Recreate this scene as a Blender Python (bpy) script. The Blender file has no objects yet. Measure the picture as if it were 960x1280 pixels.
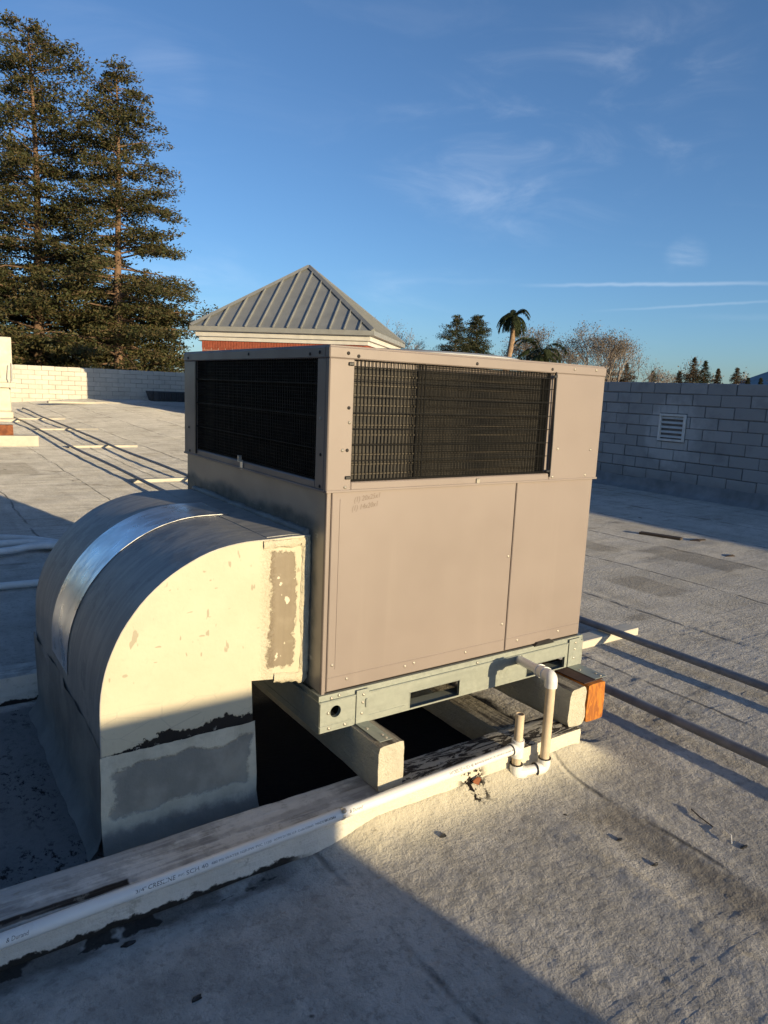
import bpy, math, random
import numpy as np
from mathutils import Vector, Matrix

SC = bpy.context.scene
COL = SC.collection
rnd = random.Random(7)
NP = np.random.default_rng(11)

# ------------------------------------------------------------------ camera
CAM_LOC = Vector((-0.98423, -1.70011, 1.24248))
FW = Vector((0.5614987, 0.80980701, -0.17009355))
RT = Vector((0.82518754, -0.56326968, 0.04234134))
UP = Vector((0.06152023, 0.16413368, 0.98451785))
FPX = 890.1
cd = bpy.data.cameras.new('camera'); cam = bpy.data.objects.new('camera', cd); COL.objects.link(cam)
cd.sensor_fit = 'VERTICAL'; cd.sensor_height = 36; cd.sensor_width = 27; cd.lens = FPX / 1280 * 36
cd.clip_start = 0.05; cd.clip_end = 20000
m = Matrix((RT, UP, -FW)).transposed().to_4x4(); m.translation = CAM_LOC
cam.matrix_world = m
SC.camera = cam

# ------------------------------------------------------------------ light
SUN = Vector((0.235, -1.0, 0.143)).normalized()          # towards the sun
SUN_EL = math.asin(SUN.z)
sd = bpy.data.lights.new('sun', 'SUN'); so = bpy.data.objects.new('sun', sd); COL.objects.link(so)
sd.energy = 5.0; sd.angle = math.radians(0.53); sd.color = (1.0, 0.80, 0.49)
so.rotation_euler = (-SUN).to_track_quat('-Z', 'Y').to_euler()
so.location = (3, -8, 8)
SC.view_settings.view_transform = 'Standard'; SC.view_settings.look = 'None'
SC.view_settings.exposure = 0.42; SC.view_settings.gamma = 1

W = bpy.data.worlds.new('World'); SC.world = W; W.use_nodes = True
wt = W.node_tree; wt.nodes.clear()
def wn(t, **k):
    n = wt.nodes.new(t)
    for a, b in k.items(): setattr(n, a, b)
    return n
def wl(a, b): wt.links.new(a, b)
def wmath(op, a, b=None, c=None):
    n = wn('ShaderNodeMath', operation=op)
    for i, v in enumerate((a, b, c)):
        if v is None: continue
        if isinstance(v, (int, float)): n.inputs[i].default_value = v
        else: wl(v, n.inputs[i])
    return n.outputs[0]
sky = wn('ShaderNodeTexSky', sky_type='NISHITA'); sky.sun_disc = False
sky.sun_elevation = SUN_EL; sky.sun_rotation = math.atan2(SUN.x, SUN.y)
sky.altitude = 50; sky.air_density = 0.8; sky.dust_density = 0.7; sky.ozone_density = 3.8
tc = wn('ShaderNodeTexCoord')
def wdot(v):
    n = wn('ShaderNodeVectorMath', operation='DOT_PRODUCT'); wl(tc.outputs['Generated'], n.inputs[0]); n.inputs[1].default_value = v
    return n.outputs['Value']
def wrange(v, a, b, c, d):
    n = wn('ShaderNodeMapRange', interpolation_type='SMOOTHSTEP'); wl(v, n.inputs[0])
    for i, q in enumerate((a, b, c, d)): n.inputs[i + 1].default_value = q
    return n.outputs[0]
def pdir(px, py):
    return (FW + RT * ((px - 480) / FPX) - UP * ((py - 640) / FPX)).normalized()
def band(a, b, half, op):
    """a straight contrail between two directions of the sky"""
    A = pdir(*a); B = pdir(*b); n = A.cross(B).normalized(); mid = (A + B).normalized()
    along = wrange(wdot(mid), A.dot(mid) - 0.004, A.dot(mid) + 0.02, 0, 1)
    ac = wmath('ABSOLUTE', wmath('ADD', wdot(n), wmath('MULTIPLY', wmath('SUBTRACT', wob.outputs[0], 0.5), half * 2)))
    return wmath('MULTIPLY', wmath('MULTIPLY', wrange(ac, 0, half, 1, 0), along), op)
def stretch(nrm, s1, s2, scale, detail):
    """wispy noise, drawn out along one direction of the sky"""
    mp = wn('ShaderNodeMapping'); wl(tc.outputs['Generated'], mp.inputs[0])
    mp.inputs['Rotation'].default_value = nrm; mp.inputs['Scale'].default_value = (s1, s2, s2 * 2.2)
    nz = wn('ShaderNodeTexNoise'); wl(mp.outputs[0], nz.inputs['Vector']); nz.inputs['Scale'].default_value = scale
    nz.inputs['Detail'].default_value = detail; nz.inputs['Roughness'].default_value = 0.6; nz.inputs['Distortion'].default_value = 0.6
    return nz
wob = stretch((0, 0, 0), 1, 1, 14, 3)
cir = stretch((0, 0.12, 0.75), 0.7, 2.6, 3.2, 7)
def patch(px, py, r, op):
    return wmath('MULTIPLY', wrange(wdot(pdir(px, py)), math.cos(r), math.cos(r * 0.15), 0, 1), op)
w0 = wmath('MULTIPLY', wrange(cir.outputs[0], 0.40, 0.88, 0, 1), 0.5)
reg = patch(640, 190, .13, .30)
for q in ((735, 165, .13, .24), (830, 115, .11, .22), (560, 210, .12, .14), (858, 322, .03, .4), (205, 105, .06, .14), (250, 380, .10, .16), (120, 60, .10, .05), (520, 345, .10, .18)):
    reg = wmath('MAXIMUM', reg, patch(*q))
mask = wmath('ADD', wmath('MULTIPLY', w0, reg), wmath('MULTIPLY', wrange(cir.outputs[0], 0.5, 0.8, 0, 1), 0.02))
mask = wmath('ADD', mask, band((650, 357), (1010, 354), .0036, .17))
mask = wmath('ADD', mask, band((755, 388), (1010, 374), .0026, .20))
mask = wmath('ADD', mask, band((470, 352), (640, 352), .006, .07))
mask = wmath('ADD', mask, band((880, 396), (1010, 398), .006, .14))
mask = wmath('MINIMUM', mask, 0.6)
hs = wn('ShaderNodeHueSaturation'); wl(sky.outputs[0], hs.inputs['Color']); hs.inputs['Saturation'].default_value = 0.97
mx = wn('ShaderNodeMix', data_type='RGBA'); wl(mask, mx.inputs[0]); wl(hs.outputs[0], mx.inputs[6]); mx.inputs[7].default_value = (7.0, 7.2, 7.4, 1)
bg = wn('ShaderNodeBackground'); bg.inputs[1].default_value = 0.15; wl(mx.outputs[2], bg.inputs[0])
wo = wn('ShaderNodeOutputWorld'); wl(bg.outputs[0], wo.inputs[0])

# ------------------------------------------------------------------ mesh helpers
ORG = {}
def org(o): return ORG.get(o.name, Vector((0, 0, 0))) if o else Vector((0, 0, 0))
def tag(o, label=None, cat=None, group=None, kind=None):
    if label: o['label'] = label
    if cat: o['category'] = cat
    if group: o['group'] = group
    if kind: o['kind'] = kind
    return o
def thing(name, loc, label, cat, group=None):
    o = bpy.data.objects.new(name, None); COL.objects.link(o); o.location = loc; o.empty_display_size = .1
    ORG[o.name] = Vector(loc)
    return tag(o, label, cat, group)
def link_mesh(name, me, parent=None, loc=(0, 0, 0)):
    o = bpy.data.objects.new(name, me); COL.objects.link(o); o.location = loc
    if parent: o.parent = parent
    ORG[o.name] = org(parent) + Vector(loc)
    return o
class MB:
    def __init__(s): s.V = []; s.F = []; s.n = 0
    def add(s, v, f):
        v = np.asarray(v, float).reshape(-1, 3); s.V.append(v)
        s.F += [tuple(i + s.n for i in q) for q in f]; s.n += len(v); return s
    def hull(s, v, f):
        v = np.asarray(v, float); c = v.mean(0); out = []
        for q in f:
            p = v[list(q)]; n = np.cross(p[1] - p[0], p[2] - p[0])
            if n @ (p.mean(0) - c) < 0: q = tuple(reversed(q))
            out.append(tuple(q))
        return s.add(v, out)
    def box(s, lo, hi, b=0.0, M=None):
        lo = np.minimum(lo, hi).astype(float) if False else np.array(lo, float); hi = np.array(hi, float)
        lo, hi = np.minimum(lo, hi), np.maximum(lo, hi)
        b = min(b, *(0.45 * (hi - lo)))
        if b <= 0:
            v = [[(lo, hi)[i][0], (lo, hi)[j][1], (lo, hi)[k][2]] for i in (0, 1) for j in (0, 1) for k in (0, 1)]
            f = [(0, 1, 3, 2), (4, 5, 7, 6), (0, 1, 5, 4), (2, 3, 7, 6), (0, 2, 6, 4), (1, 3, 7, 5)]
        else:
            v = []; idx = {}
            for c in range(8):
                sg = [(c >> 2) & 1, (c >> 1) & 1, c & 1]
                for a in range(3):
                    p = [(hi if sg[k] else lo)[k] + (0 if k == a else (-b if sg[k] else b)) for k in range(3)]
                    idx[c, a] = len(v); v.append(p)
            f = []
            bit = (4, 2, 1)
            for a in range(3):
                e1, e2 = [k for k in range(3) if k != a]
                for side in (0, 1):
                    base = bit[a] * side
                    f.append((idx[base, a], idx[base + bit[e1], a], idx[base + bit[e1] + bit[e2], a], idx[base + bit[e2], a]))
            for e in range(3):
                a, c = [k for k in range(3) if k != e]
                for sa in (0, 1):
                    for sc in (0, 1):
                        base = bit[a] * sa + bit[c] * sc
                        f.append((idx[base, a], idx[base + bit[e], a], idx[base + bit[e], c], idx[base, c]))
            for c in range(8): f.append((idx[c, 0], idx[c, 1], idx[c, 2]))
        if M is not None: v = [tuple(M @ Vector(q)) for q in v]
        return s.hull(v, f)
    def tube(s, pts, r, n=10, cap=True, twist=0):
        pts = [Vector(p) for p in pts]; rs = r if hasattr(r, '__len__') else [r] * len(pts)
        v = []; f = []; ref = None
        for i, p in enumerate(pts):
            t = (pts[min(i + 1, len(pts) - 1)] - pts[max(i - 1, 0)]).normalized()
            if ref is None:
                ref = Vector((0, 0, 1)) if abs(t.z) < .9 else Vector((1, 0, 0))
            u = (ref - t * ref.dot(t)).normalized(); w = t.cross(u); ref = u
            for k in range(n):
                a = 2 * math.pi * k / n + twist
                v.append(p + (u * math.cos(a) + w * math.sin(a)) * rs[i])
        for i in range(len(pts) - 1):
            for k in range(n):
                a = i * n + k; b = i * n + (k + 1) % n
                f.append((a, b, b + n, a + n))
        if cap: f += [tuple(reversed(range(n))), tuple(range((len(pts) - 1) * n, len(pts) * n))]
        return s.add(v, f)
    def prism(s, poly, axis, a, b):
        """outline (two coordinates, counter-clockwise or not) extruded along an axis"""
        n = len(poly); o = [k for k in range(3) if k != axis]; v = []
        for q in (a, b):
            for p in poly:
                c = [0, 0, 0]; c[axis] = q; c[o[0]] = p[0]; c[o[1]] = p[1]; v.append(c)
        ar = sum(poly[i][0] * poly[(i + 1) % n][1] - poly[(i + 1) % n][0] * poly[i][1] for i in range(n))
        flip = (ar > 0) != (axis == 1)
        f = [tuple(range(n - 1, -1, -1)), tuple(range(n, 2 * n))] + [(i, (i + 1) % n, n + (i + 1) % n, n + i) for i in range(n)]
        if not flip: f = [tuple(reversed(q)) for q in f]
        if b < a: f = [tuple(reversed(q)) for q in f]
        return s.add(v, f)
    def mesh(s, name, mat, o=(0, 0, 0), smooth=False, sharp=None):
        me = bpy.data.meshes.new(name); V = np.concatenate(s.V) - np.array(o)
        me.from_pydata(V.tolist(), [], s.F); me.update()
        if mat: me.materials.append(mat)
        if smooth:
            me.polygons.foreach_set('use_smooth', [True] * len(me.polygons))
            if sharp: me.set_sharp_from_angle(angle=math.radians(sharp))
        return me
    def build(s, name, mat, parent=None, smooth=False, sharp=40, loc=None):
        o = org(parent) if loc is None else Vector(loc)
        ob = link_mesh(name, s.mesh(name, mat, o, smooth, sharp), parent, (o - org(parent)))
        return ob
def bx(name, mat, lo, hi, parent=None, b=0.002, loc=None): return MB().box(lo, hi, b).build(name, mat, parent, loc=loc)
def arc(c, r, a0, a1, n, pl):
    """points of an arc: pl gives the two unit vectors of its plane"""
    u, v = Vector(pl[0]), Vector(pl[1]); c = Vector(c)
    return [c + u * (r * math.cos(a0 + (a1 - a0) * i / n)) + v * (r * math.sin(a0 + (a1 - a0) * i / n)) for i in range(n + 1)]

def vn(x, y, seed=0):
    x = np.asarray(x, float); y = np.asarray(y, float); ix = np.floor(x).astype(np.int64); iy = np.floor(y).astype(np.int64)
    fx = x - ix; fy = y - iy; fx = fx * fx * fx * (fx * (fx * 6 - 15) + 10); fy = fy * fy * fy * (fy * (fy * 6 - 15) + 10)
    def h(a, b):
        k = (a * 374761393 + b * 668265263 + seed * 2147483647) & 0xffffffff
        k = ((k ^ (k >> 13)) * 1274126177) & 0xffffffff; k = k ^ (k >> 16)
        return (k & 0xffff) / 65535.0
    return (h(ix, iy) * (1 - fx) + h(ix + 1, iy) * fx) * (1 - fy) + (h(ix, iy + 1) * (1 - fx) + h(ix + 1, iy + 1) * fx) * fy
def fbm(x, y, o=4, seed=0, g=.5):
    t = 0; a = 1; n = 0
    for k in range(o): t = t + a * (vn(x * 2 ** k, y * 2 ** k, seed + k) - .5); n += a; a *= g
    return t / n
def sst(a, b, x): t = np.clip((np.asarray(x, float) - a) / (b - a), 0, 1); return t * t * (3 - 2 * t)

# ------------------------------------------------------------------ materials
class Mat:
    def __init__(s, name):
        s.m = bpy.data.materials.new(name); s.m.use_nodes = True; s.t = s.m.node_tree; s.t.nodes.clear()
        s.out = s.n('ShaderNodeOutputMaterial'); s.b = s.n('ShaderNodeBsdfPrincipled'); s.l(s.b.outputs[0], s.out.inputs[0])
        s.geo = s.n('ShaderNodeNewGeometry'); s.P = s.geo.outputs['Position']
    def n(s, t, **k):
        q = s.t.nodes.new(t)
        for a, b in k.items(): setattr(q, a, b)
        return q
    def l(s, a, b): s.t.links.new(a, b)
    def put(s, sock, v):
        if isinstance(v, bpy.types.NodeSocket): s.l(v, sock)
        elif isinstance(v, (tuple, list)) and len(v) == 3 and sock.type == 'RGBA': sock.default_value = (*v, 1)
        else: sock.default_value = v
    def vec(s, scale=(1, 1, 1), rot=(0, 0, 0), loc=(0, 0, 0), src=None):
        q = s.n('ShaderNodeMapping'); s.l(src or s.P, q.inputs[0]); q.inputs['Scale'].default_value = scale
        q.inputs['Rotation'].default_value = rot; q.inputs['Location'].default_value = loc; return q.outputs[0]
    def noise(s, sc, d=4, r=.55, v=None, dist=0):
        q = s.n('ShaderNodeTexNoise'); s.l(v or s.P, q.inputs['Vector']); q.inputs['Scale'].default_value = sc
        q.inputs['Detail'].default_value = d; q.inputs['Roughness'].default_value = r; q.inputs['Distortion'].default_value = dist; return q.outputs[0]
    def vor(s, sc, v=None, feat='F1', out='Distance'):
        q = s.n('ShaderNodeTexVoronoi', feature=feat); s.l(v or s.P, q.inputs['Vector']); q.inputs['Scale'].default_value = sc; return q.outputs[out]
    def rg(s, v, a, b, c=0., d=1., sm=True):
        q = s.n('ShaderNodeMapRange', interpolation_type='SMOOTHSTEP' if sm else 'LINEAR'); s.put(q.inputs[0], v)
        for i, k in enumerate((a, b, c, d)): q.inputs[i + 1].default_value = k
        return q.outputs[0]
    def ma(s, op, a, b=0., c=0.):
        q = s.n('ShaderNodeMath', operation=op)
        for i, k in enumerate((a, b, c)): s.put(q.inputs[i], k)
        return q.outputs[0]
    def mul(s, *a):
        r = a[0]
        for k in a[1:]: r = s.ma('MULTIPLY', r, k)
        return r
    def mix(s, f, a, b, mode='MIX'):
        q = s.n('ShaderNodeMix', data_type='RGBA', blend_type=mode); s.put(q.inputs[0], f); s.put(q.inputs[6], a); s.put(q.inputs[7], b); return q.outputs[2]
    def xyz(s, v=None):
        q = s.n('ShaderNodeSeparateXYZ'); s.l(v or s.P, q.inputs[0]); return q.outputs
    def bump(s, h, st=.5, d=.005, nrm=None):
        q = s.n('ShaderNodeBump'); q.inputs['Strength'].default_value = st; q.inputs['Distance'].default_value = d; s.l(h, q.inputs['Height'])
        if nrm: s.l(nrm, q.inputs['Normal'])
        return q.outputs[0]
    def orand(s): return s.n('ShaderNodeObjectInfo').outputs['Random']
    def island(s): return s.geo.outputs['Random Per Island']
    def done(s, col, rough=.6, metal=0., nrm=None, spec=None, trans=0, drough=0):
        s.put(s.b.inputs['Base Color'], col); s.put(s.b.inputs['Roughness'], rough); s.put(s.b.inputs['Metallic'], metal)
        if nrm: s.l(nrm, s.b.inputs['Normal'])
        if drough: s.b.inputs['Diffuse Roughness'].default_value = drough
        if spec is not None: s.b.inputs['Specular IOR Level'].default_value = spec
        return s.m
def plain(name, c, rough=.6, metal=0., var=.12, sc=12, bump=.15, bsc=120, spec=None):
    h = Mat(name); f = h.rg(h.noise(sc, 5), .3, .7, 1 - var, 1 + var, False)
    col = h.mix(1., c, h.n('ShaderNodeCombineColor').outputs[0]) if False else None
    q = h.n('ShaderNodeVectorMath', operation='SCALE'); q.inputs[0].default_value = c; h.l(f, q.inputs['Scale'])
    return h.done(q.outputs[0], h.rg(h.noise(sc * 2.3, 3), .3, .7, rough - .08, rough + .08, False), metal, h.bump(h.noise(bsc, 3), bump, .002), spec)

def boxmask(h, x, z, x0, x1, z0, z1, soft, wob):
    """soft rectangle in two coordinates with a ragged edge (wob: noise 0..1 times amplitude)"""
    xx = h.ma('ADD', x, wob); zz = h.ma('ADD', z, wob)
    a = h.mul(h.rg(xx, x0 - soft, x0 + soft), h.rg(xx, x1 - soft, x1 + soft, 1, 0))
    b = h.mul(h.rg(zz, z0 - soft, z0 + soft), h.rg(zz, z1 - soft, z1 + soft, 1, 0))
    return h.mul(a, b)

# tan sheet metal paint
h = Mat('tan_paint')
fade = h.rg(h.noise(1.7, 4), .3, .7); streak = h.rg(h.noise(1, 5, .6, h.vec((14, 14, .9))), .55, .8)
dust = h.rg(h.noise(38, 6, .7), .58, .78)
c = h.mix(fade, (.264, .220, .197), (.241, .200, .178)); c = h.mix(h.mul(streak, .2), c, (.33, .28, .24)); c = h.mix(h.mul(dust, .2), c, (.23, .19, .155))
TAN = h.done(c, h.rg(h.noise(9, 4), .3, .7, .38, .55, False), 0, h.bump(h.noise(420, 2), .08, .001, h.bump(h.noise(3.2, 2), .12, .02)), .4)

# galvanised rail
h = Mat('galvanised')
sp = h.vor(90, out='Color'); spx = h.n('ShaderNodeSeparateColor'); h.l(sp, spx.inputs[0])
st = h.rg(h.noise(1, 5, .6, h.vec((3, 3, 40))), .4, .75)
c = h.mix(h.mul(spx.outputs[0], .4), (.30, .325, .285), (.38, .40, .355)); c = h.mix(h.mul(st, .5), c, (.235, .255, .225)); c = h.mix(h.rg(h.noise(60, 5, .7), .62, .75, 0, .5), c, (.40, .40, .37))
GALV = h.done(c, h.rg(spx.outputs[1], 0, 1, .45, .62, False), .35, h.bump(h.noise(30, 3), .15, .003))
# darker mill sheet of the unit's duct side, with mastic smeared round the duct collar
h = Mat('side_sheet')
X, Y, Z = h.xyz()
oil = h.rg(h.noise(1, 3, .5, h.vec((3, 3, 5), (0, 0, .4)), 1.2), .3, .7)
c = h.mix(oil, (.30, .28, .25), (.36, .335, .30))
wb = h.ma('MULTIPLY', h.ma('SUBTRACT', h.noise(3.4, 6, .6), .5), .10)
hal = boxmask(h, Y, Z, .045, 1.2, .30, .868, .018, wb)
c = h.mix(hal, c, h.mix(h.rg(h.noise(24, 5), .35, .65), (.15, .158, .15), (.215, .22, .20)))
sm = h.mul(h.rg(h.noise(13, 5, .7, h.vec((1, 1, 1.6))), .6, .66), h.rg(Z, .9, .8), hal)
c = h.mix(h.mul(sm, .7), c, (.5, .49, .42))
SIDE = h.done(c, h.mix(hal, (.42, .42, .42), (.62, .62, .62)), .25, h.bump(h.noise(2.6, 2), .25, .03, h.bump(h.mul(hal, h.noise(30, 4)), .5, .006)))

# roof membrane
h = Mat('roof_membrane')
X, Y, Z = h.xyz()
n1 = h.noise(.55, 5, .6); n2 = h.noise(4.2, 6, .65); n3 = h.noise(46, 5, .7)
rows = h.noise(1, 5, .6, h.vec((7.5, .7, 1), (0, 0, .05)), .5)
rows2 = h.noise(1, 6, .65, h.vec((1.1, 16, 1), (0, 0, .12)), .8)
c = h.mix(h.rg(n1, .3, .7), (.45, .435, .405), (.55, .53, .495))
c = h.mix(h.mul(h.rg(n2, .42, .68), .55), c, (.33, .315, .285))
c = h.mix(h.mul(h.rg(rows, .5, .74), .42), c, (.27, .255, .23))
c = h.mix(h.mul(h.rg(rows2, .52, .72), .38), c, (.56, .54, .50))
c = h.mix(h.rg(n3, .50, .66, 0, .5), c, (.21, .20, .182)); c = h.mix(h.rg(h.noise(17, 6, .75), .52, .66, 0, .32), c, (.26, .248, .225)); c = h.mix(h.rg(h.noise(1.3, 5, .6), .48, .68, 0, .4), c, (.30, .282, .25))
c = h.mix(h.rg(h.noise(130, 3, .7), .55, .75, 0, .5), c, (.62, .60, .55))
# lap seams of the rolls, running front to back
def seam(x0, w, wobs):
    d = h.ma('ABSOLUTE', h.ma('SUBTRACT', h.ma('ADD', X, h.ma('MULTIPLY', h.ma('SUBTRACT', wobs, .5), .09)), x0)); return h.rg(d, 0, w, 1, 0)
wv = h.noise(1.4, 4)
pm = h.ma('PINGPONG', h.ma('ADD', h.ma('SUBTRACT', X, 2.63), h.ma('MULTIPLY', h.ma('SUBTRACT', wv, .5), .10)), .455)
sl = h.mul(h.rg(pm, 0, .016, 1, 0), h.rg(h.noise(5, 4), .35, .6))
c = h.mix(h.mul(sl, .75), c, (.12, .115, .105))
edge = h.mul(h.rg(h.ma('ABSOLUTE', h.ma('SUBTRACT', pm, .06)), 0, .03, 1, 0), h.rg(h.noise(2.2, 4), .45, .65)); c = h.mix(h.mul(edge, .5), c, (.62, .6, .55))
# dirt: ponding stain along the crease in the foreground, patches beside the gas pipes and far off
cr = h.ma('ADD', h.ma('SUBTRACT', X, .775), h.ma('MULTIPLY', h.ma('ADD', Y, .42), -.05))
wz = h.ma('MULTIPLY', h.ma('SUBTRACT', n2, .5), .22)
pond = h.mul(h.rg(h.ma('ADD', cr, wz), -.16, -.02), h.rg(h.ma('ADD', cr, wz), .02, .07, 1, 0), h.rg(Y, -.36, -.5))
c = h.mix(h.mul(pond, .55), c, (.20, .17, .125))
lip = h.mul(h.rg(h.ma('ABSOLUTE', h.ma('ADD', cr, h.ma('ADD', wz, .185))), 0, .022, 1, 0), h.rg(Y, -.4, -.62)); c = h.mix(h.mul(lip, .35), c, (.62, .55, .42))
far = h.mul(h.rg(h.noise(.9, 4, .6, h.vec((1, 2.2, 1))), .6, .68), h.rg(h.noise(7, 5), .3, .6)); c = h.mix(h.mul(far, .5), c, (.16, .145, .12))
# repair patches
for (x0, x1, y0, y1) in ((3.75, 4.02, 1.95, 2.5), (3.0, 3.35, .9, 1.35), (4.1, 4.5, 1.1, 1.9), (-.2, .5, 8.0, 9.2)):
    pk = boxmask(h, X, Y, x0, x1, y0, y1, .03, wz); c = h.mix(h.mul(pk, .42), c, (.15, .135, .11))
# fresh ivory coating brushed from the kerb on to the roof
iv = h.mul(h.rg(h.ma('ADD', Y, h.ma('MULTIPLY', h.ma('SUBTRACT', h.noise(7, 5), .5), .22)), -.38, -.215), h.rg(Y, .0, -.03), h.rg(h.ma('ADD', X, wz), -.12, .06), h.rg(h.ma('ADD', X, wz), .98, 1.06, 1, 0))
crk = h.rg(h.noise(26, 6, .75), .6, .68)
c = h.mix(h.mul(iv, .95), c, h.mix(h.mul(crk, .7), (.64, .595, .475), (.36, .32, .24)))
tb = h.n('ShaderNodeVectorMath', operation='DISTANCE'); h.l(h.P, tb.inputs[0]); tb.inputs[1].default_value = (.44, -.21, .03)
torn = h.mul(h.rg(tb.outputs['Value'], .075, .03), h.rg(h.noise(24, 5, .7), .5, .54)); c = h.mix(torn, c, (.015, .013, .012))
# shade under the unit painted black; uncoated bitumen in the strip beside the duct
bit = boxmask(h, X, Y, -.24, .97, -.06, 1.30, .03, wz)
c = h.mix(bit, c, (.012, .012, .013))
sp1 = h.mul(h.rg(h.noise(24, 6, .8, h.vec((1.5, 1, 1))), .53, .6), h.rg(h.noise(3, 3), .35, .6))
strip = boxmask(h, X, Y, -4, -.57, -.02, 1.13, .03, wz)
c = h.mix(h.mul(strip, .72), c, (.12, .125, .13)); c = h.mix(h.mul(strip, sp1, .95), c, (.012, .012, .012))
# dark gap drawn in colour along the uncoated part of the front timber, torn spots
g2 = h.mul(h.rg(h.ma('ADD', Y, h.ma('MULTIPLY', h.ma('SUBTRACT', h.noise(19, 6, .7), .5), .07)), -.214, -.209), h.rg(Y, .0, -.03), h.rg(h.ma('ADD', X, wz), -.16, -.20), h.rg(h.noise(5.5, 4), .51, .54)); c = h.mix(h.mul(g2, .9), c, (.016, .015, .014))
rows3 = h.mul(h.rg(h.noise(1, 6, .65, h.vec((1.0, 10, 1), (0, 0, .1)), 1.0), .50, .64), h.rg(Y, 1.5, 4.)); c = h.mix(h.mul(rows3, .38), c, (.21, .195, .17))
dpt = h.mul(h.rg(h.noise(1, 5, .65, h.vec((.9, 1.7, 1), (0, 0, .3)), .8), .60, .66), h.rg(Y, 2.5, 5.)); c = h.mix(h.mul(dpt, .5), c, (.15, .135, .11))
gap = h.mul(h.rg(h.ma('ADD', Y, h.ma('MULTIPLY', h.ma('SUBTRACT', h.noise(11, 5), .5), .10)), -.262, -.215), h.rg(Y, -.0, -.03), h.rg(h.ma('ADD', X, wz), -.12, -.26), h.rg(h.noise(4.3, 4), .40, .52)); c = h.mix(h.mul(gap, .6), c, (.045, .043, .04))
spot = h.mul(h.rg(h.noise(9, 3, .5), .73, .76), h.rg(Y, -.3, -.24, 1, 1)); c = h.mix(h.mul(spot, .9), c, (.02, .018, .016))
shl = h.mul(h.rg(X, -.02, -.25), h.rg(Y, -.2, -.3), h.rg(h.noise(6, 6, .7), .42, .62)); c = h.mix(h.mul(shl, .45), c, (.22, .215, .20))
bm1 = h.ma('ADD', h.mul(h.noise(150, 4, .65), .7), h.mul(h.noise(52, 5, .65), 1.2))
nr = h.bump(bm1, .85, .0065); nr = h.bump(h.ma('SUBTRACT', h.mul(rows2, .5), sl), .6, .012, nr)
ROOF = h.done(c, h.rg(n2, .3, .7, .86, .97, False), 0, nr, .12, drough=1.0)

# ivory coating on duct face
def ivory(name, rough=.55):
    h = Mat(name); c = h.mix(h.rg(h.noise(5, 5), .3, .7), (.55, .50, .375), (.505, .455, .335)); c = h.mix(h.rg(h.noise(70, 5, .7), .56, .75, 0, .35), c, (.42, .37, .28))
    return h, c
h, c = ivory('duct_face_paint'); X, Y, Z = h.xyz()
wb = h.ma('MULTIPLY', h.ma('SUBTRACT', h.noise(26, 6, .7), .5), .05)
# rolled edge with bare primer showing
pr = boxmask(h, X, Z, -.128, -.048, .43, .775, .004, h.mul(wb, 1.5)); c = h.mix(pr, c, h.mix(h.noise(1, 4, .6, h.vec((60, 60, 4))), (.19, .155, .11), (.26, .215, .155)))
blot = h.mul(pr, h.rg(h.noise(30, 4), .62, .66)); c = h.mix(h.mul(blot, .85), c, (.7, .64, .5))
# scuffs
scf = h.mul(h.rg(h.noise(1, 2, .4, h.vec((50, 30, 19), (0, .6, 0))), .70, .73), h.rg(Z, .42, .5)); c = h.mix(h.mul(scf, .65), c, (.26, .23, .165))
scf = h.mul(h.rg(h.noise(1, 2, .4, h.vec((24, 30, 62), (0, .25, 0))), .715, .745), h.rg(Z, .42, .5)); c = h.mix(h.mul(scf, .6), c, (.26, .23, .165)); c = h.mix(h.mul(h.rg(h.noise(6, 6, .7), .5, .7), .25), c, (.40, .36, .28))
# hairline crazing and torn black strip at the foot
ck = h.mul(h.rg(h.vor(11, h.vec((1, 1, 2.3)), 'DISTANCE_TO_EDGE'), 0, .03, 1, 0), h.rg(Z, .42, .36), h.rg(h.noise(9, 3), .4, .55)); c = h.mix(h.mul(ck, .45), c, (.3, .28, .24))
zt = h.ma('ADD', Z, h.ma('ADD', h.ma('MULTIPLY', h.ma('SUBTRACT', h.noise(11, 3, .5), .5), -.10), h.ma('MULTIPLY', h.ma('SUBTRACT', h.noise(70, 4, .7), .5), .035)))
grow = h.rg(X, -.60, -.30, -.002, .024)
tear = h.rg(h.ma('SUBTRACT', zt, grow), .2825, .2855, 1, 0); c = h.mix(tear, c, (.010, .009, .009))
fl = h.mul(h.rg(h.noise(60, 4, .6), .585, .61), h.rg(zt, .285, .262, 0, 1)); c = h.mix(h.mul(fl, tear), c, (.6, .58, .52))
lump = h.mul(h.rg(X, -.165, -.13), h.rg(X, -.105, -.125)); hh = h.ma('ADD', h.mul(lump, h.rg(h.noise(140, 3), .4, .6)), h.mul(h.noise(60, 4), .3))
hh = h.ma('SUBTRACT', hh, h.ma('ADD', h.mul(pr, 1.1), h.mul(tear, 1.6)))
DFACE = h.done(c, h.mix(pr, (.6, .6, .6), (.5, .5, .5)), 0, h.bump(hh, .5, .006), .35)

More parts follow.
